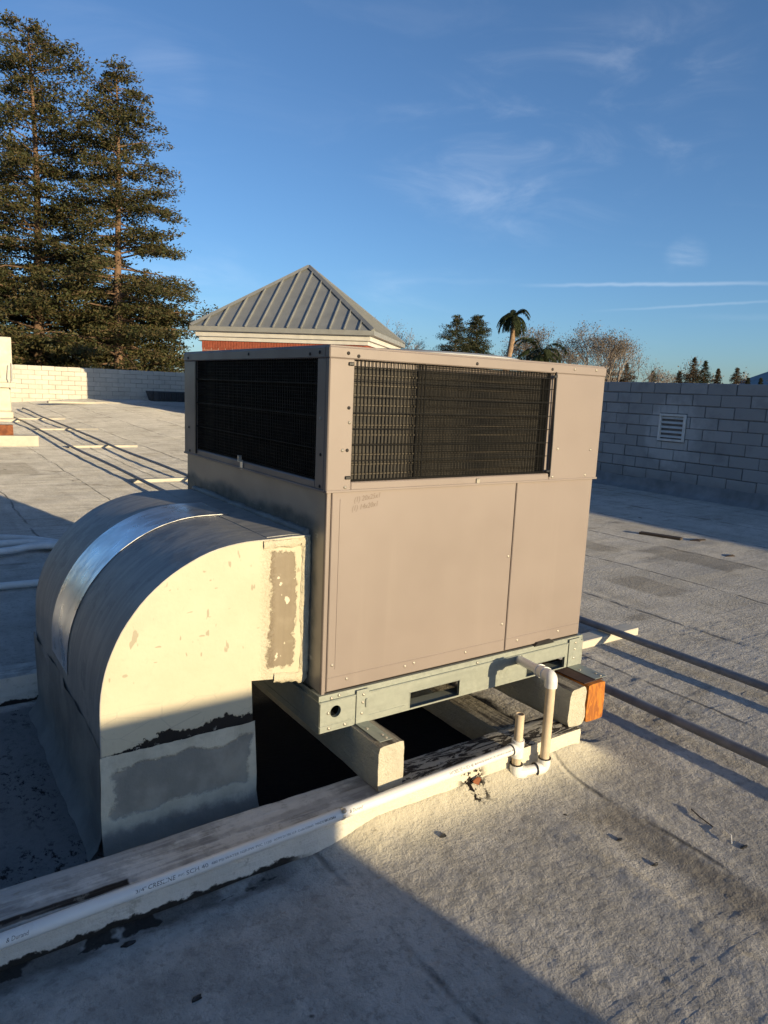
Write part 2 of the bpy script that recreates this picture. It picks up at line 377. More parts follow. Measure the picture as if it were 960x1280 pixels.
h, c = ivory('mastic'); MASTIC = h.done(c, .5, 0, h.bump(h.noise(40, 5, .65), .9, .012), .4)
h = Mat('grey_mastic')
X, Y, Z = h.xyz(); wb = h.ma('MULTIPLY', h.ma('SUBTRACT', h.noise(8, 6, .65), .5), .11)
c = h.mix(h.rg(h.noise(16, 5), .35, .65), (.42, .40, .325), (.53, .505, .41))
pk = boxmask(h, X, Z, -.565, -.185, .10, .235, .006, wb); c = h.mix(pk, c, h.mix(h.rg(h.noise(8, 5), .4, .65), (.21, .21, .19), (.30, .295, .26)))
lo = h.rg(h.ma('ADD', Z, wb), .075, .045); c = h.mix(h.mul(lo, .7), c, (.15, .155, .155))
GMAST = h.done(c, .62, 0, h.bump(h.ma('ADD', h.mul(h.noise(22, 5, .65), .8), h.mul(pk, -.6)), .7, .008), .4)
h = Mat('grey_side_mastic'); c = h.mix(h.rg(h.noise(5, 5), .35, .65), (.18, .188, .185), (.29, .29, .275)); GSIDE = h.done(c, .6, 0, h.bump(h.noise(18, 5), .5, .008))
h = Mat('duct_wrap')
X, Y, Z = h.xyz()
st = h.noise(1, 5, .6, h.vec((6, 50, 6)))
c = h.mix(h.rg(st, .35, .7), (.30, .30, .295), (.40, .395, .38)); c = h.mix(h.rg(h.noise(7, 6, .65), .5, .72, 0, .6), c, (.46, .45, .41)); c = h.mix(h.mul(h.rg(h.noise(30, 5, .7), .62, .68), .6), c, (.5, .48, .42))
c = h.mix(h.rg(h.noise(2.3, 6, .7), .50, .62, 0, .55), c, (.47, .45, .40)); c = h.mix(h.rg(h.noise(4.1, 6, .7, h.vec((1, 1, 1), (0, 0, 0), (3, 1, 2))), .56, .62, 0, .5), c, (.20, .205, .205))
DWRAP = h.done(c, .58, .15, h.bump(h.noise(14, 5), .3, .008))
h = Mat('foil_tape'); c = h.mix(h.rg(h.noise(9, 5), .4, .7), (.68, .70, .73), (.5, .52, .55)); FOIL = h.done(c, h.rg(h.noise(12, 4), .3, .7, .22, .42, False), .9, h.bump(h.noise(1, 3, .5, h.vec((9, 22, 9))), .22, .012))

# timbers: old white paint over grain; tops weathered bare
def timber(name, paint, bare, dark, wear_top, wear_side, axis):
    h = Mat(name); sc = [26, 26, 26]; sc[axis] = 1.6
    gr = h.noise(1, 6, .65, h.vec(tuple(sc)), .35); n = h.noise(5, 6, .65)
    up = h.xyz(h.geo.outputs['Normal'])[2]
    th = h.rg(up, .5, .8, wear_side, wear_top)
    w = h.rg(h.ma('ADD', h.ma('ADD', h.mul(gr, .6), h.mul(n, .55)), th), .98, 1.10)
    cc = h.mix(h.rg(n, .35, .65), paint, tuple(k * .86 for k in paint))
    bb = h.mix(h.rg(gr, .38, .66), dark, bare)
    c = h.mix(w, cc, bb); c = h.mix(h.rg(h.noise(90, 4, .7), .62, .7, 0, .4), c, dark)
    return h, c, gr, n
h, c, gr, n = timber('kerb_timber', (.68, .655, .60), (.56, .54, .505), (.21, .20, .185), .485, .30, 0)
X, Y, Z = h.xyz()
# the long split of missing paint and the burnt-looking chips
wz = h.ma('MULTIPLY', h.ma('SUBTRACT', h.noise(9, 5, .6), .5), .05)
split = boxmask(h, h.ma('ADD', X, 0), Y, -1.4, -.60, -.186, -.166, .003, h.mul(wz, .35)); split = h.mul(split, h.rg(h.xyz(h.geo.outputs['Normal'])[2], .3, .6)); c = h.mix(split, c, (.028, .022, .018))
chips = h.mul(h.rg(h.noise(17, 5, .7), .66, .69), h.rg(X, .1, .25)); c = h.mix(chips, c, (.02, .016, .014))
c = h.mix(h.rg(h.noise(28, 6, .75), .55, .68, 0, .55), c, (.30, .275, .22))
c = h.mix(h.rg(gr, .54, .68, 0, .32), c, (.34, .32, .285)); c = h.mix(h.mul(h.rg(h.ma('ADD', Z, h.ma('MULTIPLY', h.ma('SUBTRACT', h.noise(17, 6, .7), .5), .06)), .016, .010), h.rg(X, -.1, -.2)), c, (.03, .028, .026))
side = h.rg(h.xyz(h.geo.outputs['Normal'])[2], .75, .4); wz2 = h.ma('MULTIPLY', h.ma('SUBTRACT', h.noise(4.2, 6, .65), .5), .22)
crk = h.rg(h.noise(26, 6, .75), .6, .68); ivk = h.mul(side, h.rg(h.ma('ADD', X, wz2), -.12, .06))
c = h.mix(h.mul(ivk, .9), c, h.mix(h.mul(crk, .7), (.64, .595, .475), (.36, .32, .24)))
fk = h.noise(1, 6, .7, h.vec((9, 34, 20), (0, 0, .06)), 1.6); top = h.rg(h.xyz(h.geo.outputs['Normal'])[2], .5, .8)
fkm = h.mul(top, h.rg(h.ma('ADD', X, wz2), .16, .22))
c = h.mix(fkm, c, h.mix(h.rg(fk, .47, .53), (.045, .04, .036), (.50, .47, .40)))
tb = h.n('ShaderNodeVectorMath', operation='DISTANCE'); h.l(h.P, tb.inputs[0]); tb.inputs[1].default_value = (.44, -.195, .055)
torn = h.mul(h.rg(tb.outputs['Value'], .07, .03), h.rg(h.noise(24, 5, .7), .50, .54)); c = h.mix(torn, c, (.015, .013, .012))
KERB = h.done(c, .8, 0, h.bump(h.ma('ADD', h.ma('ADD', gr, h.mul(n, .6)), h.ma('ADD', h.mul(h.noise(60, 4, .7), .5), h.mul(fkm, fk, 2.))), .9, .008), .2)
h, c, gr, n = timber('beam_timber', (.62, .58, .46), (.40, .365, .29), (.08, .07, .06), .64, .22, 1); c = h.mix(h.rg(h.noise(26, 6, .75), .56, .70, 0, .5), c, (.30, .27, .20)); BEAM = h.done(c, .8, 0, h.bump(h.ma('ADD', h.mul(h.noise(44, 5, .75), 1.4), gr), 1.0, .009), .2)
h, c, gr, n = timber('strip_timber', (.56, .52, .43), (.40, .36, .29), (.16, .14, .12), .35, .25, 0); STRIP = h.done(c, .75, 0, h.bump(gr, .5, .005), .3)
h = Mat('orange_wood')
rg_ = h.noise(1, 5, .6, h.vec((40, 3, 14)), 1.5); c = h.mix(h.rg(rg_, .38, .62), (.52, .18, .016), (.28, .085, .010)); c = h.mix(h.rg(h.noise(22, 5, .7), .58, .7, 0, .7), c, (.09, .03, .01))
OWOOD = h.done(c, .7, 0, h.bump(rg_, .5, .005))
h = Mat('rust'); c = h.mix(h.rg(h.noise(14, 5), .35, .65), (.14, .045, .02), (.26, .09, .035)); RUST = h.done(c, .85, .1, h.bump(h.noise(60, 4), .4, .004))

PVC = plain('pvc_white', (.74, .735, .71), .32, 0, .05, 9, .04, 60, .5)
PVCY = plain('pvc_sunburnt', (.60, .49, .35), .45, 0, .12, 22, .08, 90, .4)
INK = plain('print_ink', (.015, .015, .018), .6, 0, .1)
INKL = plain('print_ink_faded', (.09, .09, .10), .6, 0, .1)
INKR = plain('print_ink_brown', (.19, .145, .115), .6, 0, .1)
STEEL = plain('zinc_hardware', (.62, .63, .62), .35, .8, .12, 60)
SCREW = plain('screw_zinc', (.45, .41, .34), .35, .5, .1, 60)
SCREWD = plain('screw_dark', (.035, .03, .028), .5, .3, .1, 60)
BLACK = plain('black_plastic', (.012, .012, .013), .45)
WIRE = plain('guard_wire', (.006, .006, .006), .65, spec=.15)
DARKIN = plain('dark_interior', (.02, .02, .02), .8)
GAS = plain('gas_pipe_paint', (.23, .23, .235), .55, .1, .25, 14)
GREYP = plain('grey_paint', (.42, .42, .41), .55, .0, .1, 9)
CREAM = plain('cream_paint', (.55, .50, .40), .55, 0, .1, 6)
h = Mat('coil_fins'); X, Y, Z = h.xyz()
fin = h.ma('SINE', h.ma('MULTIPLY', h.ma('ADD', X, Y), 2400)); n = h.noise(18, 5, .7)
c = h.mix(h.rg(n, .35, .7), (.032, .027, .021), (.015, .013, .011)); c = h.mix(h.rg(h.noise(1, 4, .6, h.vec((2, 2, 26))), .45, .65, 0, .7), c, (.055, .046, .034)); c = h.mix(h.rg(fin, -.5, .8, .35, 0), c, (.02, .018, .016))
COIL = h.done(c, .6, .3, h.bump(fin, .2, .001))
COILT = plain('coil_tube', (.05, .041, .03), .5, .3, .2, 30)

# block walls
def blockmat(name, a, b, dirt):
    h = Mat(name); X, Y, Z = h.xyz(); r = h.orand()
    c = h.mix(r, a, b); c = h.mix(h.rg(h.noise(3.4, 6, .65), .45, .72, 0, .6), c, dirt); c = h.mix(h.rg(h.noise(60, 5, .7), .55, .75, 0, .35), c, tuple(k * .6 for k in a))
    return h, c, Y, Z
h, c, Y, Z = blockmat('block_paint', (.33, .335, .34), (.41, .415, .42), (.25, .255, .26))
ov = h.n('ShaderNodeVectorMath', operation='DISTANCE'); h.l(h.P, ov.inputs[0]); ov.inputs[1].default_value = (7.7, 4.07, .82)
spray = h.rg(h.ma('ADD', ov.outputs['Value'], h.ma('MULTIPLY', h.ma('SUBTRACT', h.noise(5, 4), .5), .5)), .28, .52, 1, 0); c = h.mix(h.mul(spray, .6), c, (.62, .63, .63))
low = h.rg(h.ma('ADD', Z, h.ma('MULTIPLY', h.ma('SUBTRACT', h.noise(6, 5), .5), .22)), .30, .16); c = h.mix(h.mul(low, .6), c, (.30, .30, .295))
dp = h.mul(h.rg(h.noise(1, 5, .6, h.vec((1, 9, .8))), .55, .75), .5); c = h.mix(dp, c, (.36, .355, .345))
BLOCK = h.done(c, .8, 0, h.bump(h.noise(75, 4, .7), .5, .006, h.bump(h.noise(9, 3), .3, .012)), .25)
h, c, Y, Z = blockmat('far_block_paint', (.56, .53, .46), (.63, .595, .52), (.46, .43, .37)); FBLOCK = h.done(c, .8, 0, h.bump(h.noise(60, 4), .3, .005), .25)
MORTAR = plain('mortar', (.19, .19, .19), .9, 0, .2, 20, .4, 80)
FMORT = plain('far_mortar', (.27, .25, .215), .9, 0, .15, 20)
FLASH = plain('flashing_coat', (.24, .245, .25), .75, 0, .25, 5, .5, 30)

# tower
h = Mat('brick'); bt = h.n('ShaderNodeTexBrick')
uv = h.n('ShaderNodeVectorMath', operation='DOT_PRODUCT'); h.l(h.P, uv.inputs[0]); uv.inputs[1].default_value = (.7071, -.7071, 0)
uv2 = h.n('ShaderNodeVectorMath', operation='DOT_PRODUCT'); h.l(h.P, uv2.inputs[0]); uv2.inputs[1].default_value = (.7071, .7071, 0)
cb = h.n('ShaderNodeCombineXYZ'); h.l(h.ma('ADD', uv.outputs['Value'], uv2.outputs['Value']), cb.inputs[0]); h.l(h.xyz()[2], cb.inputs[1]); h.l(cb.outputs[0], bt.inputs['Vector'])
for k, v in (('Scale', 1.), ('Brick Width', .2), ('Row Height', .067), ('Mortar Size', .006)): bt.inputs[k].default_value = v
bt.inputs['Color1'].default_value = (.33, .085, .045, 1); bt.inputs['Color2'].default_value = (.25, .06, .035, 1); bt.inputs['Mortar'].default_value = (.42, .33, .27, 1)
BRICK = h.done(bt.outputs[0], .85, 0, h.bump(bt.outputs['Fac'], .5, .006))
RBRICK = plain('brick_plain', (.31, .078, .042), .85, 0, .25, 16, .3, 60)
ROOFM = plain('roof_metal', (.30, .305, .29), .42, .35, .1, 3, .05, 30)
TRIM = plain('white_trim', (.62, .60, .56), .6, 0, .08, 5)
GUTT = plain('gutter_metal', (.33, .33, .31), .5, .2, .1, 5)

def leafmat(name, cols, tr=.25, rough=.6):
    h = Mat(name); r = h.island(); q = h.n('ShaderNodeValToRGB'); h.l(r, q.inputs[0]); e = q.color_ramp.elements
    while len(e) < len(cols): e.new(.5)
    for i, k in enumerate(cols): e[i].position = i / (len(cols) - 1); e[i].color = (*k, 1)
    big = h.rg(h.noise(.7, 3), .3, .7, .7, 1.25, False)
    v = h.n('ShaderNodeVectorMath', operation='SCALE'); h.l(q.outputs[0], v.inputs[0]); h.l(big, v.inputs['Scale'])
    h.done(v.outputs[0], rough, 0, None, .25)
    t = h.n('ShaderNodeBsdfTranslucent'); h.l(v.outputs[0], t.inputs[0]); mxs = h.n('ShaderNodeMixShader'); mxs.inputs[0].default_value = tr
    h.l(h.b.outputs[0], mxs.inputs[1]); h.l(t.outputs[0], mxs.inputs[2]); h.l(mxs.outputs[0], h.out.inputs[0]); return h.m
RED_LEAF = leafmat('redwood_leaf', [(.030, .042, .016), (.060, .066, .024), (.098, .088, .034), (.115, .085, .038), (.048, .060, .024)])
CON_LEAF = leafmat('conifer_leaf', [(.022, .034, .016), (.045, .055, .022), (.07, .06, .03)])
CONB_LEAF = leafmat('brown_conifer_leaf', [(.06, .045, .022), (.10, .062, .03), (.05, .05, .022)])
SYC_LEAF = leafmat('dry_leaf', [(.15, .115, .08), (.22, .175, .125), (.12, .095, .065)])
PALM_LEAF = leafmat('palm_leaf', [(.035, .05, .02), (.06, .075, .03), (.045, .055, .025)])
BARK = plain('bark', (.17, .105, .065), .9, 0, .3, 6, .5, 14)
BARKG = plain('grey_bark', (.28, .23, .19), .9, 0, .3, 6, .5, 14)
PTRUNK = plain('palm_bark', (.27, .18, .11), .9, 0, .3, 6, .5, 14)
HILL = plain('hazed_hill_scrub', (.15, .19, .22), .9, 0, .12, .02)  # blue of distant haze mixed into the hill colour
GROUND = plain('street_ground', (.10, .10, .095), .9, 0, .3, .05)
TWIG = plain('twig', (.05, .035, .025), .8, 0, .2, 40)
FOAM = plain('white_scrap', (.7, .7, .68), .6)

# ------------------------------------------------------------------ ground, hill, roof
g = MB(); g.add([(-6000, -6000, -6), (6000, -6000, -6), (6000, 6000, -6), (-6000, 6000, -6)], [(0, 1, 2, 3)]); tag(g.build('ground', GROUND), kind='structure')
hm = MB(); xs = np.linspace(0, 1, 61); v = []
for i, t in enumerate(xs):
    a = math.radians(40 + 62 * t); R0 = 3200
    hh = 20 + 150 * math.exp(-((math.degrees(a) - 65.0) / 5.2) ** 2) + 60 * math.exp(-((math.degrees(a) - 80) / 9) ** 2) + 9 * float(fbm(t * 22, 1.3, 4, 5))
    for k, (rr, z) in enumerate(((R0 - 700, -7), (R0 - 350, hh * .5), (R0, hh), (R0 + 500, -7))): v.append((rr * math.sin(a), rr * math.cos(a), z))
hm.add(v, [(i * 4 + k, i * 4 + k + 1, i * 4 + k + 5, i * 4 + k + 4) for i in range(60) for k in range(3)])
tag(hm.build('hills', HILL, smooth=True, sharp=180), kind='structure')

def roof_z(x, y):
    x = np.asarray(x, float); y = np.asarray(y, float)
    t = np.clip((y - 5.5) / 18.5, 0, 1)
    return .30 * t ** 1.25 * (1 + .75 * sst(1.5, 5, x)) + .02 * t * fbm(x * .35, y * .35, 3, 3)
def rz(x, y): return float(roof_z(x, y))
def spaced(*seg):
    o = []
    for a, b, s in seg: o.append(np.arange(a, b - 1e-6, s))
    o.append([seg[-1][1]]); return np.concatenate(o)
gx = spaced((-6.5, -4, .25), (-4, -1.3, .06), (-1.3, 1.6, .0105), (1.6, 3, .03), (3, 8.2, .07))
gy = spaced((-30, -6, 1), (-6, -1.7, .15), (-1.7, .55, .0105), (.55, 3, .035), (3, 9, .07), (9, 16, .15), (16, 26, .3))
GX, GY = np.meshgrid(gx, gy, indexing='ij')
Z = roof_z(GX, GY)
near = sst(-2.2, -1.4, GX) * sst(4.5, 2.5, GX) * sst(-2.6, -1.6, GY) * sst(4, 1.5, GY)
far_w = 1 - near
wr = fbm(GX * 5 + 1.5 * fbm(GX * 2, GY * 2, 2, 40), GY * 5, 4, 21) * .0022 + fbm(GX * 24, GY * 24, 3, 22) * .0012 + fbm(GX * 60, GY * 60, 2, 23) * .0034
ph = GY / .021 + 1.6 * fbm(GX * 2.5, GY * 5, 3, 30) + GX * .8
rid = np.clip(np.sin(2 * math.pi * ph), 0, 1) ** 2 * .0020 * sst(.0, .10, fbm(GX * 5, GY * 22, 2, 33)) * sst(.0, .12, fbm(GX * 2.1, GY * 2.1, 2, 35) + .04)
cr = (GX - .775) - .05 * (GY + .42) + .10 * fbm(GX * 3, GY * 3, 3, 34)
crease = (.008 * np.exp(-((cr + .19) / .05) ** 2) - .005 * np.exp(-((cr + .06) / .06) ** 2) + .004 * np.exp(-((cr - .05) / .03) ** 2)) * sst(-.30, -.55, GY)
out = sst(-.14, -.16, GY)
d = np.clip(-.19 - GY, 0, 9)
jag = fbm(GX * 7, GY * 7, 4, 50)
fil = (.042 + .012 * jag) * np.exp(-(d / (.045 + .03 * jag)) ** 1.15) * out * sst(-.16, .10, GX) * sst(1.10, .90, GX) + .010 * np.exp(-(d / .10) ** 2) * out * sst(-.1, .2, GX) * sst(1.2, .9, GX)
lowl = -.012 * np.exp(-((GY + .20) / .035) ** 2) * sst(-.1, -.3, GX)
inn = ((GX < .97) & (GY > -.17) & (GY < 1.28)).astype(float)
wr2 = wr * (1 - .75 * inn)
und = .03 * fbm(GX * .8, GY * .8, 3, 60) * sst(1.3, 3, GX) + .025 * fbm(GX * .5, GY * .5, 3, 61) * sst(2, 5, GY)
seamx = (np.abs(((GX - 2.63 + .05 * fbm(GX * .8, GY * .8, 2, 70)) % .91) - .03) < .03) * .004 * sst(1.2, 1.4, GX)
Z = Z + near * (wr2 + rid * (1 - inn) + crease) + fil + lowl + und * (1 - inn) * sst(7.4, 6.5, GX) + far_w * (.012 * fbm(GX * 2.2, GY * 2.2, 3, 80) + .006 * fbm(GX * 1.2, GY * 9, 2, 81)) + seamx - .004
nx, ny = GX.shape
me = bpy.data.meshes.new('roof'); co = np.stack([GX, GY, Z], -1).reshape(-1, 3)
ii, jj = np.meshgrid(np.arange(nx - 1), np.arange(ny - 1), indexing='ij'); a = (ii * ny + jj).ravel()
Fq = np.stack([a, a + ny, a + ny + 1, a + 1], -1)
me.vertices.add(len(co)); me.vertices.foreach_set('co', co.ravel()); me.loops.add(Fq.size); me.loops.foreach_set('vertex_index', Fq.ravel().astype(np.int32))
me.polygons.add(len(Fq)); me.polygons.foreach_set('loop_start', np.arange(0, Fq.size, 4, dtype=np.int32)); me.polygons.foreach_set('use_smooth', np.ones(len(Fq), bool)); me.update(); me.validate()
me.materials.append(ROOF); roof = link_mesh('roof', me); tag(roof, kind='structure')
ZG = Z
def gz(x, y):
    i = int(np.clip(np.searchsorted(gx, x), 0, nx - 1)); j = int(np.clip(np.searchsorted(gy, y), 0, ny - 1)); return float(ZG[i, j])

# ------------------------------------------------------------------ block walls
def block_wall(name, label, axis, face, out, u0, u1, thick, zf, ztop, bl, bh, mats, near_rng, group=None, vent=None):
    """running-bond wall; axis 1 = runs along y, axis 0 = runs along x. out = sign of the visible face's outward direction"""
    blk, mor = mats
    loc = (face, (u0 + u1) / 2, 0) if axis == 1 else ((u0 + u1) / 2, face, 0)
    t = thing(name, loc, label, 'wall', group)
    def P(u, dpt, z):                     # dpt: distance behind the face
        return (face - out * dpt, u, z) if axis == 1 else (u, face - out * dpt, z)
    MB().box(P(u0, .012, zf - .8), P(u1, thick, ztop - .006), 0).build('core', mor, t)
    rows = int(math.ceil((ztop - zf) / bh)); shared = {}; rest = MB(); cnt = 0
    for r in range(rows):
        z1 = ztop - r * bh; z0 = z1 - bh + .009
        off = (r % 2) * bl / 2; k = 0
        uu = u0 - off
        while uu < u1:
            a = max(uu, u0); b = min(uu + bl - .009, u1); uu += bl
            if b - a < .03: continue
            full = b - a > bl - .012
            if vent and not (b < vent[0] or a > vent[1] or z1 < vent[2] or z0 > vent[3]):
                for (aa, bb, c0, c1) in ((a, min(b, vent[0]), z0, z1), (max(a, vent[1]), b, z0, z1), (max(a, vent[0]), min(b, vent[1]), max(z0, vent[3]), z1), (max(a, vent[0]), min(b, vent[1]), z0, min(z1, vent[2]))):
                    if bb - aa > .02 and c1 - c0 > .015: MB().box(P(aa, 0, c0), P(bb, .05, c1), .004).build('block', blk, t); cnt += 1
                continue
            inr = near_rng[0] <= (a + b) / 2 <= near_rng[1]
            if inr and cnt < 298 and full:
                vi = rnd.randrange(6); key = vi
                if key not in shared:
                    q = MB(); j = [rnd.uniform(-.0035, .0035) for _ in range(4)]; pr = .003 * vi / 5
                    q.box(P(j[0], -pr, j[2]), P(bl - .009 + j[1], .05, bh - .009 + j[3]), .007)
                    shared[key] = q.mesh('block', blk, P(0, 0, 0))
                link_mesh('block', shared[key], t, Vector(P(a, 0, z0)) - Vector(loc)); cnt += 1
            elif inr and cnt < 298:
                MB().box(P(a, 0, z0), P(b, .05, z1), .006).build('block', blk, t); cnt += 1
            else: rest.box(P(a, 0, z0), P(b, .05, z1), .006)
    if rest.n: tag(rest.build('block_courses', blk, t), kind='stuff')
    return t
VENT = (3.88, 4.295, .698, 1.085)
wr_ = block_wall('parapet_wall', 'long grey painted block parapet in shade with a louvred vent', 1, 7.70, -1, -14, 15.2, .2, .0, 1.487, .392, .1487, (BLOCK, MORTAR), (-1.2, 9.2), vent=VENT)
# membrane turned up against the foot of the wall
fl = MB(); ys = np.linspace(-14, 15.2, 147); v = []
for y in ys:
    hz_ = .17 + .05 * float(fbm(y * 1.7, .3, 3, 90))
    for dx, z in ((.0, hz_), (-.008, hz_ - .01), (-.014, .07), (-.05, .02), (-.14, -.012)): v.append((7.697 + dx, y, z))
fl.add(v, [(i * 5 + k, i * 5 + k + 1, i * 5 + k + 6, i * 5 + k + 5) for i in range(146) for k in range(4)]); fl.build('flashing', FLASH, wr_, smooth=True)
t = thing('wall_vent', (7.7, 4.085, .70), 'white metal louvred vent set in the grey block parapet', 'vent')
y0, y1, z0, z1 = 3.89, 4.285, .708, 1.075
f = MB(); fw_ = .03
for lo, hi in (((7.675, y0, z0), (7.73, y1, z0 + fw_)), ((7.675, y0, z1 - fw_), (7.73, y1, z1)), ((7.676, y0, z0 + fw_), (7.73, y0 + fw_, z1 - fw_)), ((7.676, y1 - fw_, z0 + fw_), (7.73, y1, z1 - fw_))): f.box(lo, hi, .003)
VW = plain('vent_white', (.72, .72, .70), .5)
f.build('frame', VW, t); bx('recess', DARKIN, (7.73, y0 + .01, z0 + .01), (7.74, y1 - .01, z1 - .01), t, 0)
for i in range(5):
    zc = z0 + .068 + i * .0625
    M = Matrix.Translation((7.703, (y0 + y1) / 2, zc)) @ Matrix.Rotation(math.radians(-42), 4, 'Y')
    MB().box((-.026, -(y1 - y0) / 2 + fw_ + .002, -.0025), (.026, (y1 - y0) / 2 - fw_ - .002, .0025), 0, M).build('slat', VW, t)

FW_Y = 24.0
block_wall('far_parapet_wall', 'cream painted block parapet before the redwoods, half in shade', 0, FW_Y, -1, -6.5, 9.6, .2, .25, 1.51, .40, .15, (FBLOCK, FMORT), (-1.0, 9.5))

# ------------------------------------------------------------------ brick turret with pyramid roof
C2 = Vector((CAM_LOC.x, CAM_LOC.y, 0)); Fh = Vector((FW.x, FW.y, 0)).normalized(); Rh = Vector((Fh.y, -Fh.x, 0))
D = 18.8
Lc = C2 + Rh * (-.2848 * D) + Fh * (1.037 * D); s45 = math.sqrt(.5)
A = Vector((s45, -s45, 0)); B = Vector((s45, s45, 0)); WT = .264 * D
ez = CAM_LOC.z + .0752 * D; apz = CAM_LOC.z + .180 * D
tw = thing('brick_tower', (*(Lc + (A + B) * (WT / 2)).xy, 0), 'square red brick tower with standing seam pyramid roof', 'tower')
def TP(a, b, z): q = Lc + A * a + B * b; return (q.x, q.y, z)
def tbox(mb, a0, a1, b0, b1, z0, z1):
    return mb.hull([TP(a, b, z) for a in (a0, a1) for b in (b0, b1) for z in (z0, z1)], [(0, 1, 3, 2), (4, 5, 7, 6), (0, 1, 5, 4), (2, 3, 7, 6), (0, 2, 6, 4), (1, 3, 7, 5)])
i0 = .22
tbox(MB(), i0, WT - i0, i0, WT - i0, -6, ez - .52).build('wall', BRICK, tw)
# soldier course of upright bricks under the cornice
sb = MB(); n = int((WT - 2 * i0) / .075)
for k in range(n):
    p = i0 + (WT - 2 * i0) * k / n; q = p + .066; e = .008
    tbox(sb, p, q, i0 - e, i0 + .1, ez - .52, ez - .325); tbox(sb, p, q, WT - i0 - .1, WT - i0 + e, ez - .52, ez - .325)
    tbox(sb, i0 - e, i0 + .1, p, q, ez - .52, ez - .325); tbox(sb, WT - i0 - .1, WT - i0 + e, p, q, ez - .52, ez - .325)
tag(sb.build('soldier_course', RBRICK, tw), kind='stuff')
c_ = MB(); tbox(c_, .16, WT - .16, .16, WT - .16, ez - .325, ez - .22); tbox(c_, .09, WT - .09, .09, WT - .09, ez - .22, ez - .09); c_.build('cornice', TRIM, tw)
tbox(MB(), -.03, WT + .03, -.03, WT + .03, ez - .09, ez + .03).build('gutter', GUTT, tw)
apx = TP(WT / 2, WT / 2, apz)
def face_pt(side, s, t):                # s along the eave 0..1, t up the slope 0..1
    m = WT / 2; e = 0.0
    u = m + (s - .5) * (WT) * (1 - t); w_ = m - (WT / 2) * (1 - t); z = ez + .03 + (apz - ez - .03) * t
    return [TP(u, w_, z), TP(WT - w_, u, z), TP(WT - u, WT - w_, z), TP(w_, WT - u, z)][side]
NS = 13
for side in range(4):
    nrm = (Vector(face_pt(side, 1, 0)) - Vector(face_pt(side, 0, 0))).cross(Vector(apx) - Vector(face_pt(side, 0, 0))).normalized()
    W_ = WT
    def P2(u, t, lift=0):               # straight up-slope line at eave position u (metres)
        m = W_ / 2; s = .5 + (u - m) / W_ / max(1 - t, 1e-6); return Vector(face_pt(side, s, t)) + nrm * lift
    def tmax(u): return 1 - abs(u - W_ / 2) / (W_ / 2)
    for k in range(NS):
        u0, u1 = W_ * k / NS + .002, W_ * (k + 1) / NS - .002
        pts = [P2(u0, 0), P2(u1, 0)]
        t0, t1 = tmax(u0) * .999, tmax(u1) * .999; mid = u0 < W_ / 2 < u1
        if t1 > .002: pts.append(P2(u1, t1))
        if mid: pts.append(Vector(apx))
        if t0 > .002: pts.append(P2(u0, t0))
        nn = len(pts); q = MB(); q.add([p for p in pts] + [p - nrm * .02 for p in pts], [tuple(range(nn)), tuple(range(2 * nn - 1, nn - 1, -1))] + [(i, nn + i, nn + (i + 1) % nn, (i + 1) % nn) for i in range(nn)])
        q.build('roof_panel', ROOFM, tw)
    for k in range(1, NS):
        u0 = W_ * k / NS; t0 = tmax(u0)
        if t0 < .03: continue
        a_, b_ = P2(u0, 0), P2(u0, t0 * .985); side_v = (b_ - a_).normalized().cross(nrm) * .014
        MB().hull([p + sv + nrm * l for p in (a_, b_) for sv in (side_v, -side_v) for l in (-.005, .045)], [(0, 1, 3, 2), (4, 5, 7, 6), (0, 1, 5, 4), (2, 3, 7, 6), (0, 2, 6, 4), (1, 3, 7, 5)]).build('standing_seam', ROOFM, tw)
for side in range(4):
    a_ = Vector(face_pt(side, 0, 0)); b_ = Vector(apx); dv = (b_ - a_).normalized(); sv = dv.cross(Vector((0, 0, 1))).normalized() * .075; nv = sv.cross(dv).normalized()
    if nv.z < 0: nv = -nv
    MB().add([a_ + nv * .07, a_ + sv + nv * .0, a_ - sv + nv * .0, b_ + nv * .07, b_ + sv, b_ - sv], [(0, 1, 4, 3), (0, 3, 5, 2), (1, 2, 5, 4), (0, 2, 1), (3, 4, 5)]).build('ridge_cap', ROOFM, tw)

